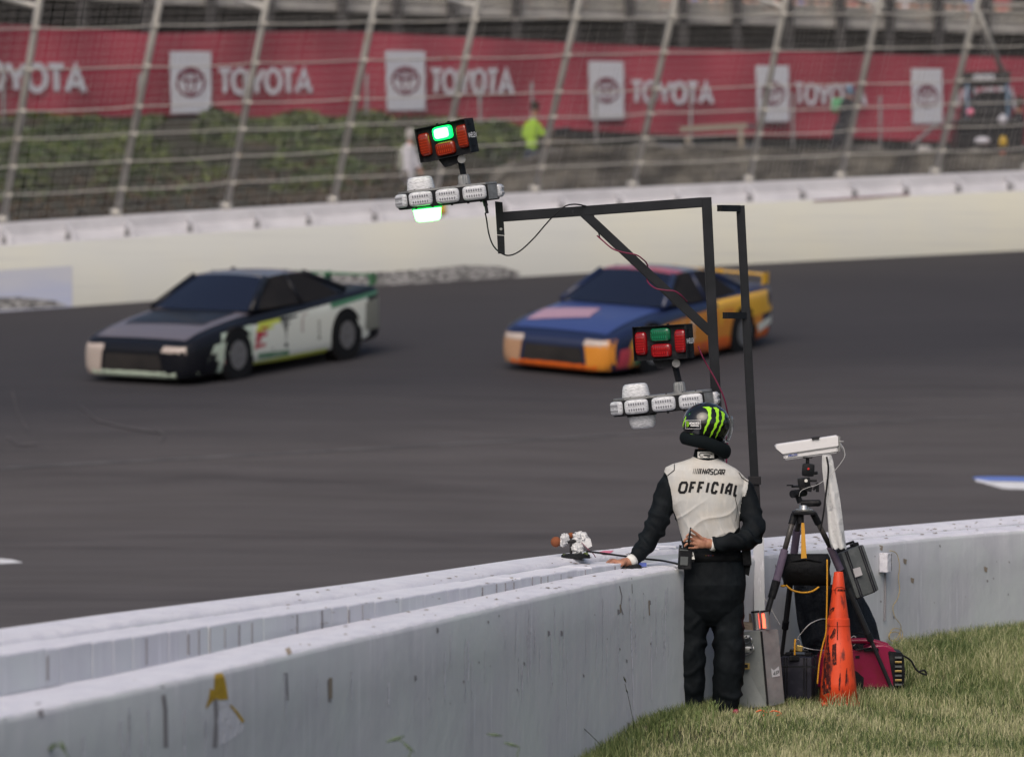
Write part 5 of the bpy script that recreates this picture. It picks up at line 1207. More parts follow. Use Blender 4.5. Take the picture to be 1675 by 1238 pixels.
# padlock and loops
pl_ = empty('padlock', T(1306,1066,.0), 'brass padlock hanging over the dark case beside the cone', 'padlock')
b = B(); b.box(T(1307.5,1060,-.05), (.040, .02, .038), Matrix.Rotation(R(10), 3, 'Y'), bev=.005); b.ob('body', 'brass', pl_); b = B(); b.tube(spline([T(1303,1056,-.05), T(1302,1048,-.05), T(1306,1045,-.05), T(1309,1050,-.05), T(1310,1056,-.05)], 4), .0035, 8); b.ob('shackle', 'steel', pl_, sm=True)
cable('wire_rope', [(1303,1046,-.05),(1310,1036,-.08),(1325,1020,-.1),(1345,1012,.1),(1356,1016,.25),(1362,1030,.3)], DT, .003, 'cable_grey', 'grey steel wire rope arching from the padlock to the cone', 'wire rope')
cable('wire_rope', [(1313,1058,-.05),(1330,1062,-.05),(1350,1063,.25),(1372,1060,.35),(1396,1040,.4),(1400,1050,.4),(1396,1056,.4)], DT, .003, 'cable_grey', 'grey wire rope running low behind the cone', 'wire rope')
cable('cable', [(1353,915,-.12),(1353,960,-.14),(1352,1010,-.14),(1351,1035,-.14),(1345,1058,-.14),(1340,1085,-.14),(1337,1118,-.14)], DT, .005, 'strap', 'yellow cord hanging down in front of the black tarp, left of the cone', 'cord')
cable('cable', [(1301,1045,-.1),(1300,1055,-.12),(1300,1071,-.12)], DT, .006, 'strap', 'short yellow strap at the padlock', 'strap')
cable('cable', [(1394,1036,.45),(1410,1035,.45),(1428,1044,.45),(1446,1052,.5)], DT, .004, 'cable_black', 'black cable draped over the generator')
cable('cable', [(1478,1072,.6),(1490,1080,.6),(1500,1096,.6),(1515,1103,.6),(1512,1096,.6),(1503,1098,.6)], DT, .006, 'cable_black', 'black plug lead lying in the grass beside the generator')
# wall box and yellow coil
wb = empty('junction_box', P(1441,920,27.3), 'small white painted junction box fixed on the wall, right of the grey case', 'junction box')
def Wf(px, py, o=.0): p = surf(nwb, .004+o)(px, py); return p if p else P(px, py, 27.4)
b = B(); c = Wf(1440.5,919.5,.03); t = (Wf(1460,919.5)-Wf(1420,919.5)).normalized(); yaw = math.atan2(t.y, t.x); rw = Matrix.Rotation(yaw, 3, 'Z')
b.box(c, (.058, .06, .125), rw, bev=.004); b.ob('box', 'wall_top', wb); b = B(); b.box(c + rw @ V((.034, .0, 0)), (.008, .055, .11), rw); b.ob('dark_side', 'dark_void', wb)  # near-black plate covers the right side of the white box
b = B(); b.tube([Wf(1446,937,.006), Wf(1446,968,.006), Wf(1445,1015,.006)], .006, 8); b.ob('conduit', 'crack', wb)
pts = [(1452,900),(1462,905),(1466,925),(1466,945),(1467,965),(1462,980),(1457,992),(1459,1008),(1467,1020),(1470,1028),(1466,1038),(1459,1046),(1452,1046),(1449,1040),(1452,1034),(1462,1033),(1468,1037),(1466,1045),(1458,1049),(1451,1045),(1450,1036),(1457,1028),(1466,1028),(1471,1034),(1471,1050)]
b = B(); b.tube(spline([Wf(x, y, .012+.004*(i % 3)) for i, (x, y) in enumerate(pts)], 6), .0022, 6); o = b.ob('cable', 'cable_yellow', sm=True); tag(o, 'thin yellow wire hanging in loops on the white wall', 'wire')
cable('cable', [(1152,1072,.2),(1158,1090,.2),(1164,1104,.2),(1166,1086,.2),(1170,1078,.22)], 25.4, .004, 'cable_black', "black cable seen between the official's legs, in front of the wall")
cable('cable', [(1151,1130,.2),(1158,1118,.2),(1168,1112,.1),(1180,1120,.1)], 25.4, .006, 'cable_black', "black cable coiled low behind the official's shoes")
# red and paper litter
b = B(); b.tube(spline([P(x, y, 24.9) for x, y in ((1236,1164),(1246,1161),(1255,1165),(1266,1162),(1278,1166),(1270,1170),(1256,1168),(1244,1171))], 4), .004, 6); o = b.ob('rope', 'orange', sm=True); tag(o, 'scrap of orange cord lying in the grass in front of the cabinet', 'cord')
b = B(); b.ball(P(1204,1164,24.9), (.02, .012, .018)); b.ob('sole_accent', 'gen_red', man, sm=True)
b = B(); b.prism([P(1019,1205,23.9), P(1040,1209,23.9), P(1036,1213,23.88), P(1022,1213,23.88)], (0, .02, .004)); o = b.ob('paper_scrap', 'paper'); tag(o, 'white scrap of paper at the foot of the wall', 'paper')
b = B(); b.ball(P(1045,1199,24.1), (.075, .05, .05), Matrix.Rotation(R(6), 3, 'Y'), 24, 16, f=lambda v, d: v*(1+.22*noise.noise(d*2.2))); o = b.ob('stone', 'stone_near', sm=True); tag(o, 'mossy brown stone lying at the foot of the wall', 'stone')
# ================================================================ microphone on the wall
DMc = 24.72
def Mi(px, py, o=0): return P(px, py, DMc+o)
mi = empty('microphone', Mi(941,912), 'microphone with brown foam ball wrapped in clear plastic on the far wall top', 'microphone')
b = B(); b.ball(Mi(909.3,886), .0305, None, 24, 18, f=lambda v, d: v*(1+.03*noise.noise(d*6))); b.ob('foam_ball', 'foam_brown', mi, sm=True)
b = B(); b.ball(Mi(934,875.5,.04), .018, None, 14, 10); b.ob('foam_ball', 'foam_brown', mi, sm=True)
b = B(); b.cyl(Mi(914,886), Mi(945,884), .012, n=12); b.cyl(Mi(934,886), Mi(934,907), .009, n=10); b.cyl(Mi(945,885), Mi(955,884), .008, n=8); b.ob('stand', 'dark_steel', mi, sm=True, auto=40)
b = B(); b.loft([[Mi(941.5+24*k*math.cos(a), y, .085*k*math.sin(a)) for a in [2*math.pi*i/28 for i in range(28)]] for y, k in ((913,1),(907.5,.98),(905,.85))]); b.ob('base', 'black_rubber', mi, sm=True, auto=40)
b = B(); b.prism([Mi(920,906,-.05), Mi(932,905,-.05), Mi(935,908.5,-.05), Mi(923,909,-.05)], (0, .02, 0)); b.prism([Mi(955,903,-.05), Mi(962,903,-.05), Mi(961,908,-.05), Mi(953,907,-.05)], (0, .02, 0)); b.ob('base_clip', 'leafA', mi)
def crumple(c, r, seed, nu=26, nv=18): 
    b = B(); b.ball(c, r, None, nu, nv, f=lambda v, d: v*(1+.42*noise.noise(d*3.1+V((seed, 0, 0)))+.15*noise.noise(d*8+V((seed, 2, 0))))); return b
for c, r, s_ in ((Mi(924,881), (.026, .026, .030), 1), (Mi(921,888), (.024, .024, .020), 4), (Mi(950,880,.01), (.045, .04, .036), 7), (Mi(945,897,-.02), (.034, .03, .036), 9)):
    crumple(c, r, s_).ob('plastic_wrap', 'plastic_film', mi, auto=28)
b = B(); b.prism([Mi(952,878,-.03), Mi(966,881,-.03), Mi(968.5,893,-.03), Mi(960,897,-.03), Mi(950,888,-.03)], (0, .01, 0)); b.ob('plastic_wrap', 'plastic_film', mi)
b = B(); b.tube(spline([Mi(951,887,-.04), Mi(957,893,-.04), Mi(964,900,-.04), Mi(971,906,-.04), Mi(974,911,-.02)], 4), .0025, 6); b.ob('lead', 'cable_red', mi, sm=True)
b = B(); q = surf(bvh_of([RWALL, NW]), .0015); poly_on(b, [(980,903),(988,901),(1004,901),(1000,904),(992,908),(984,907)], surf(bvh_of(allb+[NW, RWALL, bpy.data.objects['barrier_infill']]), .003)); b.ob('paint_mark', 'stain_pink', RWALL)
b = B(); b.box(Mn(1049,923,-.2), (.06, .03, .022)); o = b.ob('lighter', 'ink_blue'); tag(o, "small blue item on the wall beside the official's sleeve", 'box')
# ================================================================ stock cars
def car(label, px, py, yaw, pal, d, bank=7.5):
    """px,py = pixel where the corner nearest to the camera meets the track"""
    e = empty('stock_car', V((0, 0, 0)), label, 'race car', None)
    ST = [(2.50,.55,.16,.44,.47),(2.47,.80,.10,.48,.53),(2.34,.93,.07,.56,.61),(2.0,.985,.07,.64,.70),(1.6,.99,.10,.70,.78),(1.2,.99,.12,.74,.83),(.8,.98,.12,.78,.88),(.3,.97,.10,.81,.91),(-.3,.965,.10,.83,.92),(-.9,.97,.10,.85,.93),(-1.4,.985,.12,.88,.95),(-1.9,.985,.14,.91,.97),(-2.3,.96,.18,.93,.98),(-2.42,.92,.2,.92,.97)]
    def sec(x, w, zb, zs, zt):
        h = [(w*.80, zb), (w*.97, zb+.01), (w, zb+.16), (w*1.0, (zb+zs)/2+.05), (w*.985, zs-.05), (w*.95, zs+.01), (w*.86, (zs+zt)/2+.015), (w*.5, zt-.005), (0, zt)]
        return [V((x, y, z)) for y, z in h] + [V((x, -y, z)) for y, z in h[-2::-1]]
    b = B(); b.loft([sec(*s_) for s_ in ST]); src_ = b.me('src'); tmp = bpy.data.objects.new('tmp', src_); COL.objects.link(tmp)
    mds = tmp.modifiers.new('s', 'SUBSURF'); mds.levels = 2; mds.boundary_smooth = 'ALL'; bme = bpy.data.meshes.new_from_object(tmp.evaluated_get(bpy.context.evaluated_depsgraph_get())); bpy.data.objects.remove(tmp)
    bme.materials.clear(); body = link('body', bme, pal['body'], e, True, True)
    bt = BVHTree.FromPolygons([v.co.copy() for v in body.data.vertices], [list(p.vertices) for p in body.data.polygons])
    def side(s_): 
        def f(x, z):
            h = bt.ray_cast(V((x, s_*3, z)), V((0, -s_, 0))); return h[0]+V((0, s_*.012, 0)) if h[0] else None
        return f
    def top(x, y): h = bt.ray_cast(V((x, y, 3)), V((0, 0, -1))); return h[0]+V((0, 0, .012)) if h[0] else None
    def front_(y, z): h = bt.ray_cast(V((4, y, z)), V((-1, 0, 0))); return h[0]+V((.012, 0, 0)) if h[0] else None
    def patch(name, f, p0, p1, m, q=None, n=8):   # quad patch between corners, subdivided
        b = B(); a0, a1, a2, a3 = q
        for i in range(n):
            for j in range(n):
                pt = lambda u, v: tuple((V(a0)*(1-u)+V(a1)*u)*(1-v)+(V(a3)*(1-u)+V(a2)*u)*v)[:2]
                v = [f(*pt(i/n, j/n)), f(*pt((i+1)/n, j/n)), f(*pt((i+1)/n, (j+1)/n)), f(*pt(i/n, (j+1)/n))]
                if all(k is not None for k in v): b._add(v, [(0, 1, 2, 3)])
        b.ob(name, m, e, True, sm=True)
    q3 = lambda *pts: [V((p[0], p[1], 0)) for p in pts]
    patch('hood', top, 0, 0, pal['hood'], q3((2.3,-.75),(2.3,.75),(.85,.82),(.85,-.82)), 10)
    if 'hood_mark' in pal: patch('hood_patch', lambda x, y: (top(x, y)+V((0, 0, .008))) if top(x, y) else None, 0, 0, pal['hood_mark'], q3(*pal.get('hood_q', ((1.9,-.35),(1.7,.55),(1.05,.5),(1.2,-.4)))))
    patch('front_fascia', front_, 0, 0, pal['nose'], q3((-.55,.12),(-.92,.12),(-.9,.55),(-.5,.5)), 6); patch('front_fascia', front_, 0, 0, pal['nose_l'], q3((.55,.12),(.92,.12),(.9,.55),(.5,.5)), 6)
    patch('grille', front_, 0, 0, 'dark_void', q3((-.5,.14),(.5,.14),(.45,.42),(-.45,.42)), 6); patch('splitter', front_, 0, 0, pal['splitter'], q3((-.92,.08),(.92,.08),(.92,.19),(-.92,.19)), 8)
    for s_ in (-1, 1):
        patch('headlight', front_, 0, 0, 'car_brown', q3((s_*.48,.46),(s_*.84,.44),(s_*.82,.53),(s_*.5,.54)), 4)
        for nm, m, qq in pal['side']: patch(nm, side(s_), 0, 0, m, q3(*qq), 8)
    # greenhouse
    W0, W1 = .84, .60; zb, zt = .90, 1.29
    def gp(x, y, z): return V((x, y, z))
    roof = [[gp(x, W1*k, zt+.035*(1-k*k)-.03*((x+.35)/.55)**2) for k in np.linspace(-1, 1, 9)] for x in np.linspace(.12, -.85, 7)]
    b = B()
    for i in range(6):
        for j in range(8): b._add([roof[i][j], roof[i][j+1], roof[i+1][j+1], roof[i+1][j]], [(0, 1, 2, 3)])
    b.ob('roof', pal['roof'], e, True, sm=True, weld=.001)
    if 'roof_front' in pal:
        b = B(); up_ = V((0, 0, .006))
        for i in range(2):
            for j in range(8): b._add([roof[i][j]+up_, roof[i][j+1]+up_, roof[i+1][j+1]+up_, roof[i+1][j]+up_], [(0, 1, 2, 3)])
        b.ob('roof_stripe', pal['roof_front'], e, True, sm=True, weld=.001)
    def glass(name, top_, bot_, m):
        b = B(); n = len(top_)
        for i in range(n-1): b._add([top_[i], top_[i+1], bot_[i+1], bot_[i]], [(0, 1, 2, 3)])
        b.ob(name, m, e, True, sm=True, weld=.001)
    wsb = [gp(.98-.14*k*k, W0*k, .885-.01*k*k) for k in np.linspace(-1, 1, 9)]; glass('windshield', roof[0], wsb, pal['glass'])
    rwb = [gp(-1.75+.08*k*k, W0*.92*k, .975) for k in np.linspace(-1, 1, 9)]; glass('rear_window', roof[-1], rwb, pal['rglass'])
    for s_ in (-1, 1):
        tpx = [roof[i][0 if s_ < 0 else 8] for i in range(7)]; bx_ = [gp(x, s_*(.875), .885) for x in np.linspace(.70, -1.45, 7)]
        glass('side_window', tpx, bx_, 'dark_void')
        k = 0 if s_ < 0 else 8
        for nm, a, c in (('front_pillar', roof[0][k], wsb[k]), ('rear_pillar', roof[-1][k], rwb[k]), ('door_pillar', roof[3][k], bx_[3])):
            b = B(); b.tube([a, c], .045 if nm != 'door_pillar' else .03, 8); b.ob(nm, pal['pillar'], e, True, sm=True)
        glass('quarter_panel', [roof[-1][k], roof[-2][k]], [rwb[k], bx_[5]], pal['pillar']) 
        glass('quarter_panel', [roof[0][k], roof[0][k]+V((-.02, 0, -.01))], [wsb[k], bx_[0]+V((0, 0, .01))], pal['pillar'])
    b = B(); b.box(V((-2.42, 0, 1.10)), (.16, 1.55, .02)); [b.box(V((-2.42, y, 1.04)), (.18, .02, .17)) for y in (-.78, 0, .78)]; b.ob('spoiler', pal['spoiler'], e, True)
    for x in (1.40, -1.37):
        for s_ in (-1, 1):
            b = B(); b.cyl(V((x, s_*.80, .33)), V((x, s_*.992, .33)), .40, n=28); wa = b.ob('wheel_arch', 'dark_void', e, True)
            b = B(); b.cyl(V((x, s_*.74, .335)), V((x, s_*1.0, .335)), .335, n=28); wh = b.ob('wheel', 'black_rubber', e, True, sm=True, auto=40)
            b = B(); b.cyl(V((x, s_*.98, .335)), V((x, s_*1.004, .335)), .20, n=24); b.ob('rim', 'grey_metal', wh, True); b = B()
            for k in range(20):
                a = 2*math.pi*k/20; a2 = a+.18; b._add([V((x+math.cos(t)*r_, s_*1.006, .335+math.sin(t)*r_)) for t, r_ in ((a, .25), (a2, .25), (a2, .29), (a, .29))], [(0, 1, 2, 3)])
            b.bm.free()
    # pose
    hp_, hn_, _i, _d = tb.ray_cast(CAM, ray(px, py).normalized())
    if hn_.z < 0: hn_ = -hn_
    print('car', hp_, hn_, math.degrees(math.asin(-hn_.y)))
    fx = Matrix.Rotation(R(yaw), 3, 'Z') @ V((-1, 0, 0)); bn_ = hn_.copy()
    fx = (fx - bn_*fx.dot(bn_)).normalized(); ly = bn_.cross(fx); rot = Matrix((fx, ly, bn_)).transposed()
    corner = V((2.2, .93, 0)); loc = hp_ - rot @ corner
    mw = Matrix.Translation(loc) @ rot.to_4x4(); e.matrix_world = mw; e['_m'] = [c for r_ in mw for c in r_]; return e
mk('car_sky_sheen', (.13,.12,.145), .35, coat=.3); mk('car_black', (.008,.009,.013), .3, coat=.15); mk('car_navy', (.012,.02,.06), .3, coat=.2); mk('car_white', (.72,.76,.70), .3, coat=.6); mk('car_mint', (.50,.60,.50), .3, coat=.6)
mk('car_grey', (.10,.10,.12), .3, coat=.6); mk('car_brown', (.42,.36,.33), .4, coat=.3); mk('car_orange', (.62,.24,.03), .35, coat=.5); mk('car_deep_orange', (.70,.13,.015), .35, coat=.5); mk('car_yellow', (.75,.42,.03), .3, coat=.6)
mk('car_red', (.45,.05,.08), .3, coat=.6); mk('car_green', (.06,.20,.10), .35, coat=.5); mk('car_blue', (.035,.06,.20), .3, coat=.3); mk('car_pink', (.42,.26,.34), .4, coat=.3); mk('car_lime', (.55,.62,.08), .4)
mk('car_glass', (.010,.014,.03), .2, spec=.4); mk('car_tan', (.40,.24,.15), .4, coat=.3); mk('car_dull', (.22,.23,.2), .4, coat=.3)
car('dark and pale green race car number side toward the near wall, left of the signal gantry'.replace(' number', ''), 330, 630, 59.5, dict(body='car_black', hood_q=((1.78,-.64),(1.70,.62),(.95,.66),(.95,-.70)), hood='car_sky_sheen', nose='car_brown', nose_l='car_black', splitter='car_mint', roof='car_grey', glass='car_glass', rglass='car_glass', pillar='car_black', spoiler='car_green', hood_mark='car_black',  # lilac hood front and grey roof: sky reflection put into the paint colour
   side=[('flank_paint', 'car_white', ((1.02,.17),(-2.35,.17),(-2.38,.90),(1.02,.70))), ('flank_paint', 'car_mint', ((1.9,.14),(1.0,.14),(1.0,.72),(1.75,.66))), ('fender_decal', 'car_mint', ((2.1,.30),(1.1,.3),(1.1,.62),(1.95,.52))), ('fender_stripe', 'car_black', ((2.2,.16),(1.95,.16),(1.9,.42),(2.15,.38))), ('door_number', 'car_black', ((.55,.32),(-.05,.32),(-.15,.74),(.45,.74))), ('door_decal', 'car_red', ((1.0,.36),(.72,.36),(.62,.66),(.9,.66))), ('side_patch', 'car_lime', ((.95,.60),(.3,.62),(.3,.74),(.85,.72))), ('quarter_decal', 'car_green', ((-1.0,.74),(-2.2,.84),(-2.35,.90),(-1.0,.82))), ('quarter_number', 'car_dull', ((-.35,.34),(-.8,.34),(-.85,.62),(-.45,.6))), ('side_patch', 'car_red', ((1.75,.30),(1.72,.20),(1.1,.2),(1.1,.3))), ('side_patch', 'car_black', ((-.9,.45),(-1.0,.36),(-1.0,.68),(-.95,.7))), ('side_patch', 'car_green', ((.9,.22),(.1,.2),(.1,.27),(.9,.3))), ('side_patch', 'car_brown', ((-.2,.5),(-.4,.42),(-.42,.74),(-.25,.74))), ('skirt', 'car_lime', ((1.0,.12),(-.9,.12),(-.9,.19),(1.0,.19))), ('tail_decal', 'car_dull', ((-1.85,.35),(-2.3,.35),(-2.3,.8),(-1.9,.75)))]), 57.5, 6.5)
car('blue, orange and yellow race car passing behind the gantry', 1015, 619, 59.5, dict(body='car_navy', hood_q=((2.05,-.7),(1.75,.15),(1.25,.05),(1.45,-.75)), hood='car_blue', nose='car_tan', nose_l='car_orange', splitter='car_deep_orange', roof='car_grey', glass='car_glass', rglass='car_glass', pillar='car_navy', spoiler='car_yellow', hood_mark='car_pink', roof_front='car_red',
   side=[('flank_paint', 'car_orange', ((1.02,.17),(-2.35,.17),(-2.38,.90),(1.02,.66))), ('flank_paint', 'car_orange', ((2.1,.14),(1.0,.14),(1.0,.60),(1.95,.52))), ('fender_decal', 'car_yellow', ((2.1,.36),(1.0,.44),(1.0,.66),(1.95,.54))), ('door_number', 'car_white', ((.55,.36),(-.1,.36),(-.1,.66),(.5,.66))), ('door_decal', 'car_black', ((1.0,.30),(.6,.3),(.6,.56),(.95,.6))), ('lower_panel', 'car_deep_orange', ((1.05,.12),(-2.2,.16),(-2.2,.36),(1.05,.30))), ('quarter_decal', 'car_yellow', ((-.6,.5),(-2.3,.58),(-2.4,.92),(-.6,.86))), ('quarter_number', 'car_white', ((-1.8,.42),(-1.85,.3),(-2.3,.4),(-2.3,.52))), ('side_patch', 'car_black', ((-.2,.45),(-.5,.4),(-.55,.7),(-.3,.72))), ('side_patch', 'car_red', ((.4,.2),(-.9,.2),(-.9,.28),(.4,.3))), ('side_patch', 'car_green', ((1.95,.16),(1.75,.16),(1.7,.24),(1.92,.24))), ('nose_decal', 'car_red', ((2.3,.14),(2.05,.14),(2.0,.42),(2.25,.4)))]), 59, 6.5)
# ================================================================ people behind the fence, spectators
def figure(label, segs, loc_d, group=None, vox=.028, name='person', cat='person'):
    """segs: (px0,py0,r0,px1,py1,r1,material,depth offset) in photo pixels at depth loc_d"""
    s_ = F/loc_d; b = B(); data = []
    for sg in segs:
        x0, y0, r0, x1, y1, r1, m = sg[:7]; o = sg[7] if len(sg) > 7 else 0; o2 = sg[8] if len(sg) > 8 else o
        a, c = P(x0, y0, loc_d+o), P(x1, y1, loc_d+o2); b.tube([a, a.lerp(c, .5), c], [r0/s_, (r0+r1)/2/s_, r1/s_], 12); b.ball(a, r0/s_, None, 12, 8); b.ball(c, r1/s_, None, 12, 8); data.append((a, c, r0/s_, r1/s_, m))
    me = remesh(b, vox, 1); mats = []
    for x in data:
        if x[4] not in mats: mats.append(x[4])
    for p in me.polygons:
        best, bd = 0, 1e9
        for a, c, r0, r1, m in data:
            ab = c-a; t = max(0, min(1, (p.center-a).dot(ab)/max(1e-9, ab.length_squared))); q = (p.center-(a+ab*t)).length-(r0+(r1-r0)*t)
            if q < bd: bd = q; best = mats.index(m)
        p.material_index = best
    o = link(name, me, mats, None, sm=True); return tag(o, label, cat, group)
figure('person in white shirt with pale backpack behind the fence, left of the lit signal light', [(671,224,8,671,218,8,'hair_grey'),(671,232,5,671,238,6,'skin'),(668,246,11,668,280,11,'shirt_white'),(657,252,8,657,274,9,'car_dull'),(676,250,6,684,272,5,'shirt_white'),(684,272,4,690,286,4,'skin'),(668,284,11,668,300,11,'shirt_white'),(665,300,8,660,340,6,'jeans'),(672,300,8,680,340,6,'jeans')], 79)
figure('person in a yellow green safety vest holding something up behind the fence', [(875,176,7.5,875,172,7.5,'hair'),(875,184,5.5,874,190,5,'skin'),(871,205,10,871,222,10,'vest_yellow'),(861,206,5,857,224,4.5,'vest_yellow'),(881,206,5,889,221,4.5,'vest_yellow'),(890,222,4,905,214,4,'skin'),(905,214,4,930,212,5,'shirt_dark'),(870,234,10,870,238,10,'vest_yellow'),(869,248,10,868,254,9.5,'jeans'),(866,254,9,862,285,7,'jeans'),(874,254,9,876,285,7,'jeans'),(862,285,6,860,318,5,'jeans'),(876,285,6,878,318,5,'jeans')], 79.5)
figure('person in black with green shoulder and blue cap walking behind the fence', [(1390,147,8,1391,152,8,'cap_blue'),(1391,156,6,1390,160,6,'skin'),(1386,172,13,1383,205,14,'shirt_dark'),(1366,166,6,1364,180,6,'shirt_green'),(1373,167,7,1370,176,6,'shirt_green'),(1362,170,4,1362,178,4,'shirt_white'),(1373,178,5,1378,198,4.5,'skin'),(1378,198,4,1385,210,4,'skin'),(1376,212,14,1374,230,14,'shirt_dark'),(1370,232,11,1362,265,8.5,'shirt_dark'),(1362,265,6,1358,296,5,'shirt_dark'),(1382,232,11,1391,262,8.5,'shirt_dark'),(1391,262,8,1402,290,6,'shirt_dark'),(1358,296,5,1366,297,4,'car_red')], 80)
figure('person in dark clothes standing at the right behind the fence beside the cart', [(1668,168,8,1668,165,8,'hair'),(1667,178,5,1667,184,5,'skin'),(1665,196,12,1664,228,12,'shirt_dark'),(1653,200,6,1648,226,5,'shirt_dark'),(1664,240,11,1662,285,9,'shirt_dark')], 83)
figure('person crouching in dark clothes behind the fence, right of the yellow vest', [(985,262,7,985,259,7,'hair'),(980,276,11,970,292,12,'shirt_dark'),(992,276,6,1004,292,5,'shirt_dark'),(966,300,10,990,304,9,'shirt_dark')], 78.5)
# utility cart with gear
ct = empty('utility_cart', P(1610,285,82), 'dark utility cart piled with gear behind the fence at the far right', 'cart')
def CT(px, py, o=0): return P(px, py, 82+o)
b = B(); b.prism([CT(1575,118), CT(1652,116), CT(1654,136), CT(1576,140)], (0, 1.4, 0)); b.ob('canopy', 'dark_steel', ct)
for x, o_ in ((1582, 0), (1648, 0), (1590, 1.3), (1645, 1.3)): b = B(); b.cyl(CT(x, 138, o_), CT(x+2, 240, o_), .035, n=8); b.ob('canopy_post', 'cap_blue', ct, sm=True)
b = B(); b.box(CT(1612,222,.6), (1.25, 1.3, .62), bev=.06); b.box(CT(1604,196,.5), (.8, .8, .4), bev=.05); b.ob('body', 'car_black', ct)
b = B(); b.box(CT(1625,172,.6), (.7, .6, .5), bev=.1); b.box(CT(1590,178,.4), (.35, .5, .4), bev=.08); b.ob('cargo', 'shirt_dark', ct)
for x, y in ((1592,268),(1640,262)): b = B(); b.cyl(CT(x,y), CT(x,y,.3), .26, n=20); b.ob('wheel', 'black_rubber', ct)
b = B(); b.ball(CT(1607,231,-.05), (.16, .1, .08)); b.ob('white_bundle', 'shirt_white', ct, sm=True); b = B(); b.ball(CT(1640,196,-.05), (.09, .08, .1)); b.ob('white_bundle', 'shirt_white', ct, sm=True)
b = B(); letters(b, word('ooo', 1594,1625,123,132,123,132,0,.3), lambda x, y: CT(x, y, -.02), 3, 1); b.ob('canopy_print', 'banner_white', ct)
b = B(); b.ball(CT(1587,184,-.1), (.07, .06, .08)); b.ob('pink_item', 'stain_pink', ct, sm=True)
b = B(); b.prism([CT(1632,258,-.4), CT(1662,258,-.4), CT(1666,282,-.4), CT(1630,282,-.4)], (0, .35, 0)); bmesh.ops.bevel(b.bm, geom=b.bm.edges[:], offset=.04, segments=2, affect='EDGES'); b.cyl(CT(1640,250,-.2), CT(1640,258,-.2), .05, n=10); o = b.ob('fuel_can', 'orange'); tag(o, 'orange red container on the ground by the cart', 'container')
b = B(); b.loft([[CT(1512+12*k*math.cos(a), y, -.6+.14*k*math.sin(a)) for a in [2*math.pi*i/20 for i in range(20)]] for y, k in ((279,.85),(274,1),(250,1.05),(242,1),(238,.8))]); o = b.ob('barrel', 'concrete_pale', sm=True); tag(o, 'pale plastic barrel behind the fence, left of the cart', 'barrel')
b = B(); b.prism([CT(1530,248,.4), CT(1552,250,.4), CT(1556,282,.4), CT(1526,282,.4)], (0, .4, 0)); bmesh.ops.bevel(b.bm, geom=b.bm.edges[:], offset=.06, segments=2, affect='EDGES'); o = b.ob('sack', 'stone', sm=True); tag(o, 'grey sack on the ground between the barrel and the cart', 'sack')
for x, y in ((943,309),(723,351),(1641,240)):
    d = 77.5 if x != 723 else 70; b = B(); c = P(x, y, d); b.loft([[c+V((r_*math.cos(a), r_*math.sin(a), z)) for a in [2*math.pi*i/12 for i in range(12)]] for z, r_ in ((0, .09), (.08, .07), (.16, .06), (.19, .03))]); o = b.ob('marker', 'paint_yellow', sm=True)
    tag(o, {943: 'small yellow marker on top of the outer wall by the yellow vest', 723: 'small orange yellow marker on the outer wall below the lit signal light', 1641: 'small orange marker by the cart'}[x], 'marker')
# spectators in the grandstand: seated, cut by the top of the frame
cols = ['shirt_blue','shirt_blue','shirt_white','cap_blue','shirt_red','shirt_blue','jeans','shirt_dark','car_pink','shirt_blue','jeans','shirt_red','shirt_blue','shirt_white','jeans','shirt_dark','shirt_blue','shirt_red']
words = {'shirt_blue': 'blue', 'shirt_white': 'white', 'cap_blue': 'grey blue', 'shirt_red': 'red', 'jeans': 'dark blue', 'shirt_dark': 'black', 'car_pink': 'pink'}
k = 0
for x in (860,905,948,1045,1090,1135,1172,1230,1262,1310,1345,1395,1428,1480,1508,1560,1590,1640):
    y = sl_y(x)-4; d = dg(x)+1.0; c = cols[k % len(cols)]; k += 1; s_ = 65
    figure('seated spectator in %s at the grandstand rail, top edge of the photo' % words[c], [(x,y-56,7,x,y-62,7,'skin'),(x,y-40,11,x,y-14,11,c),(x-9,y-40,5,x-12,y-22,4,c),(x-12,y-22,4,x-4,y-12,3.5,'skin',0,-.3),(x+9,y-40,5,x+12,y-22,4,c),(x+12,y-22,4,x+5,y-12,3.5,'skin',0,-.3),
        (x-5,y-10,6,x-7,y-10,5,'jeans',0,-.45),(x+5,y-10,6,x+8,y-10,5,'jeans',0,-.45),(x-7,y-10,5,x-7,y+6,4,'skin' if k % 2 else 'jeans',-.45,-.4),(x+8,y-10,5,x+8,y+6,4,'skin' if k % 2 else 'jeans',-.45,-.4)], d, 'spectators seated behind the grandstand rail', .05, 'spectator', 'person')
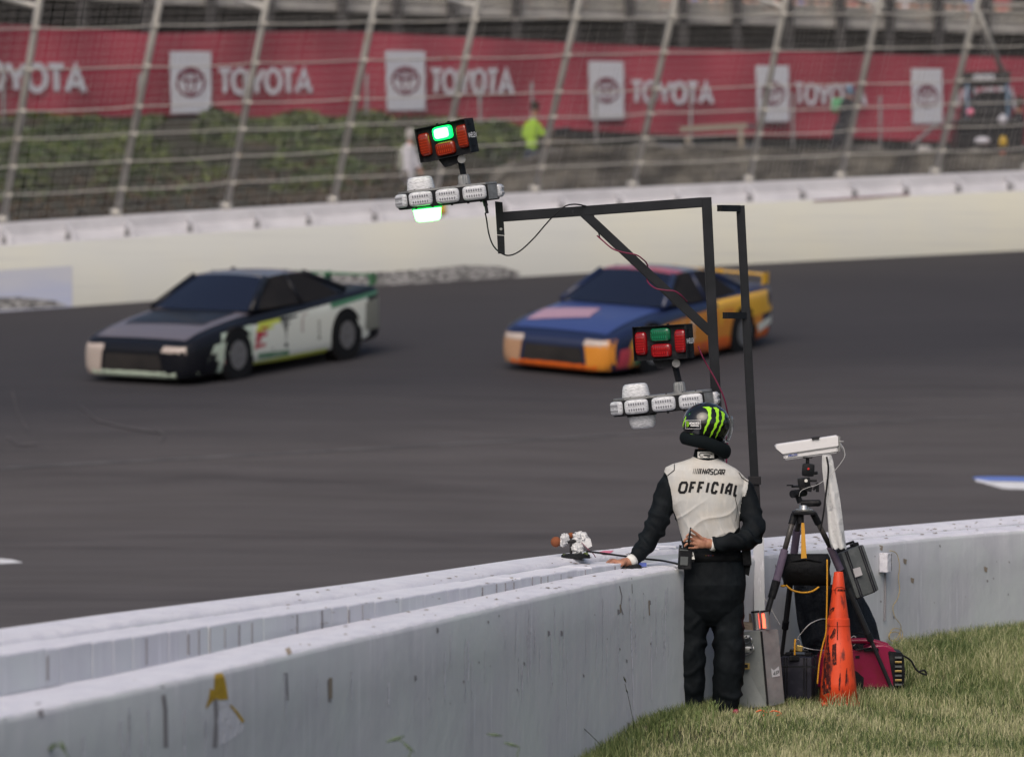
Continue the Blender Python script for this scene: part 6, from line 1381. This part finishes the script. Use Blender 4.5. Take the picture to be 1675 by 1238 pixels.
# ================================================================ grass
def grass(name, n, region, hgt, mats, label, seed, wid=.0042):
    rng = np.random.default_rng(seed); xs, ys = region(rng, n); n = len(xs)
    zs = np.array([lawn_z(x, y) for x, y in zip(xs, ys)])
    H = hgt(xs, ys, rng); az = rng.uniform(0, 2*np.pi, n); lean = rng.uniform(.08, .62, n)*H; W_ = wid*rng.uniform(.6, 1.3, n)
    dx, dy = np.cos(az), np.sin(az); fa = rng.uniform(0, 2*np.pi, n); wx, wy = np.cos(fa), np.sin(fa)
    vs = np.zeros((n, 5, 3)); base = np.stack([xs, ys, zs-.005], 1)
    for k, (t, ww) in enumerate(((0, 1), (.55, .8))):
        c = base + np.stack([dx*lean*t**2, dy*lean*t**2, H*t*1.0], 1); o_ = np.stack([wx, wy, 0*wx], 1)*(W_*ww/2)[:, None]
        vs[:, k*2] = c-o_; vs[:, k*2+1] = c+o_
    vs[:, 4] = base + np.stack([dx*lean, dy*lean, H*(1-.25*(lean/H))], 1)
    me = bpy.data.meshes.new(name); me.vertices.add(n*5); me.vertices.foreach_set('co', vs.reshape(-1)); i0 = np.arange(n)*5
    loops = np.stack([i0, i0+1, i0+3, i0+2, i0+2, i0+3, i0+4], 1).reshape(-1); me.loops.add(n*7); me.loops.foreach_set('vertex_index', loops)
    me.polygons.add(n*2); st = np.stack([np.arange(n)*7, np.arange(n)*7+4], 1).reshape(-1); me.polygons.foreach_set('loop_start', st); 
    pn = np.array([noise.noise(V((x*2.3, y*1.1, 0))) for x, y in zip(xs, ys)]); pm = rng.uniform(0, 1, n)*.85 + pn*.45 + .06
    mi = np.clip((pm*len(mats)).astype(int), 0, len(mats)-1); me.polygons.foreach_set('material_index', np.repeat(mi, 2)); me.update(calc_edges=True); me.validate()
    o = link(name, me, mats, None); tag(o, label, 'grass', kind='stuff'); return o
mk('blade_green', (.13,.18,.06), .6); mk('blade_mid', (.25,.28,.12), .6); mk('blade_straw', (.42,.41,.24), .65); mk('blade_deep', (.05,.085,.022), .6)
def reg(rng, n):
    y = rng.uniform(21.8, 29.6, n); x = rng.uniform(.0, 5.2, n); xw = np.interp(y, [p.y for p in front_c], [p.x for p in front_c]); k = (x > xw+.015) & (x < y*.135+.9)
    return x[k], y[k]
hg = lambda x, y, rng: rng.uniform(.022, .068, len(x))*(1+.9*((x > 1.9) & (y > 25.3)))
grass('grass', 170000, reg, hg, ['blade_deep', 'blade_green', 'blade_mid', 'blade_straw', 'blade_straw'], 'short dry green grass growing on the verge beside the near wall', 11)
def reg2(rng, n):
    y = rng.uniform(24.6, 29.6, n); x = rng.uniform(1.9, 5, n); xw = np.interp(y, [p.y for p in front_c], [p.x for p in front_c]); k = (x > xw+.01) & (x < y*.135+.3) & (y > 25.9-.35*(x-2))
    return x[k], y[k]
grass('long_grass', 60000, reg2, lambda x, y, r_: r_.uniform(.05, .11, len(x)), ['blade_deep', 'blade_green', 'blade_green', 'blade_mid'], 'longer dark green grass growing against the wall on the right', 12)
def reg3(rng, n):
    y = rng.uniform(22, 26.4, n); xw = np.interp(y, [p.y for p in front_c], [p.x for p in front_c]); return xw+.01+np.abs(rng.normal(0, .10, n)), y
grass('edge_grass', 9000, reg3, lambda x, y, r_: r_.uniform(.04, .12, len(x)), ['blade_deep', 'blade_green', 'blade_mid'], 'green grass tufts along the foot of the near wall', 13)
# single tall stems in front of the wall
def stem(pts, d, r, heads, m='stem', label='', hm='stem_dry'):
    b = B(); b.tube(spline([P(x, y, d) for x, y in pts], 5), [r]*(5*(len(pts)-1)+1), 6)
    for (x0, y0, x1, y1, w_) in heads: b.tube([P(x0, y0, d), P((x0+x1)/2, (y0+y1)/2, d), P(x1, y1, d)], [w_*.3, w_, w_*.25], 6, sy=.4)
    o = b.ob('grass_stem', m, sm=True); tag(o, label, 'grass stem', 'single grass stems standing in front of the wall')
stem([(984,1220),(970,1205),(945,1182),(928,1170),(918,1167)], 23.3, .0022, [(912,1165,914,1180,.006),(918,1172,926,1167,.005)], 'stem_dry', 'long thin dry stem bending left in front of the wall below the glove')
stem([(1037,1192),(1034,1170),(1028,1140),(1022,1118)], 23.8, .0016, [(1020,1106,1024,1116,.006),(1024,1127,1027,1133,.005)], 'stem_dry', 'thin upright dry stem by the mossy stone')
for k, (x, y) in enumerate(((1087,1195),(1166,1160),(1251,1170),(1143,1176),(1098,1192))):
    stem([(x, y+22), (x+1, y), (x-.5, y-14)], 23.9, .005, [(x-4,y+4,x-7,y-5,.006),(x+4,y,x+7,y-9,.006),(x-3,y-6,x-5,y-13,.005),(x+3,y-9,x+4,y-16,.005)], 'blade_green', ['small leafy weed left of the official\'s shoes', 'small leafy weed between the official\'s shoes', 'small leafy weed in front of the steel cabinet', 'small leafy weed below the left shoe', 'small leafy weed nearest the stone'][k])
stem([(125,1262),(112,1238),(100,1222),(88,1216),(76,1228)], 16.2, .003, [(70,1232,95,1216,.010),(98,1211,108,1228,.009)], 'stem', 'blurred green stem at the bottom left edge in front of the wall')
stem([(300,1262),(294,1236),(275,1214),(258,1213)], 17.6, .003, [(236,1214,262,1212,.010),(82,1252,112,1238,.010)][:1], 'stem', 'blurred green stem right of the yellow paint patch')
stem([(660,1252),(672,1225),(650,1208)], 18.2, .003, [(632,1213,662,1203,.010),(660,1215,678,1230,.008)], 'stem', 'blurred green stem in the middle of the bottom edge')
stem([(850,1256),(846,1236),(848,1221),(828,1214)], 18.8, .003, [(796,1200,822,1203,.009),(824,1214,850,1221,.009)], 'stem', 'blurred green stem right of the middle of the bottom edge')
for ob in bpy.data.objects:
    if '_m' in ob: del ob['_m']
print('objects', len(bpy.data.objects))
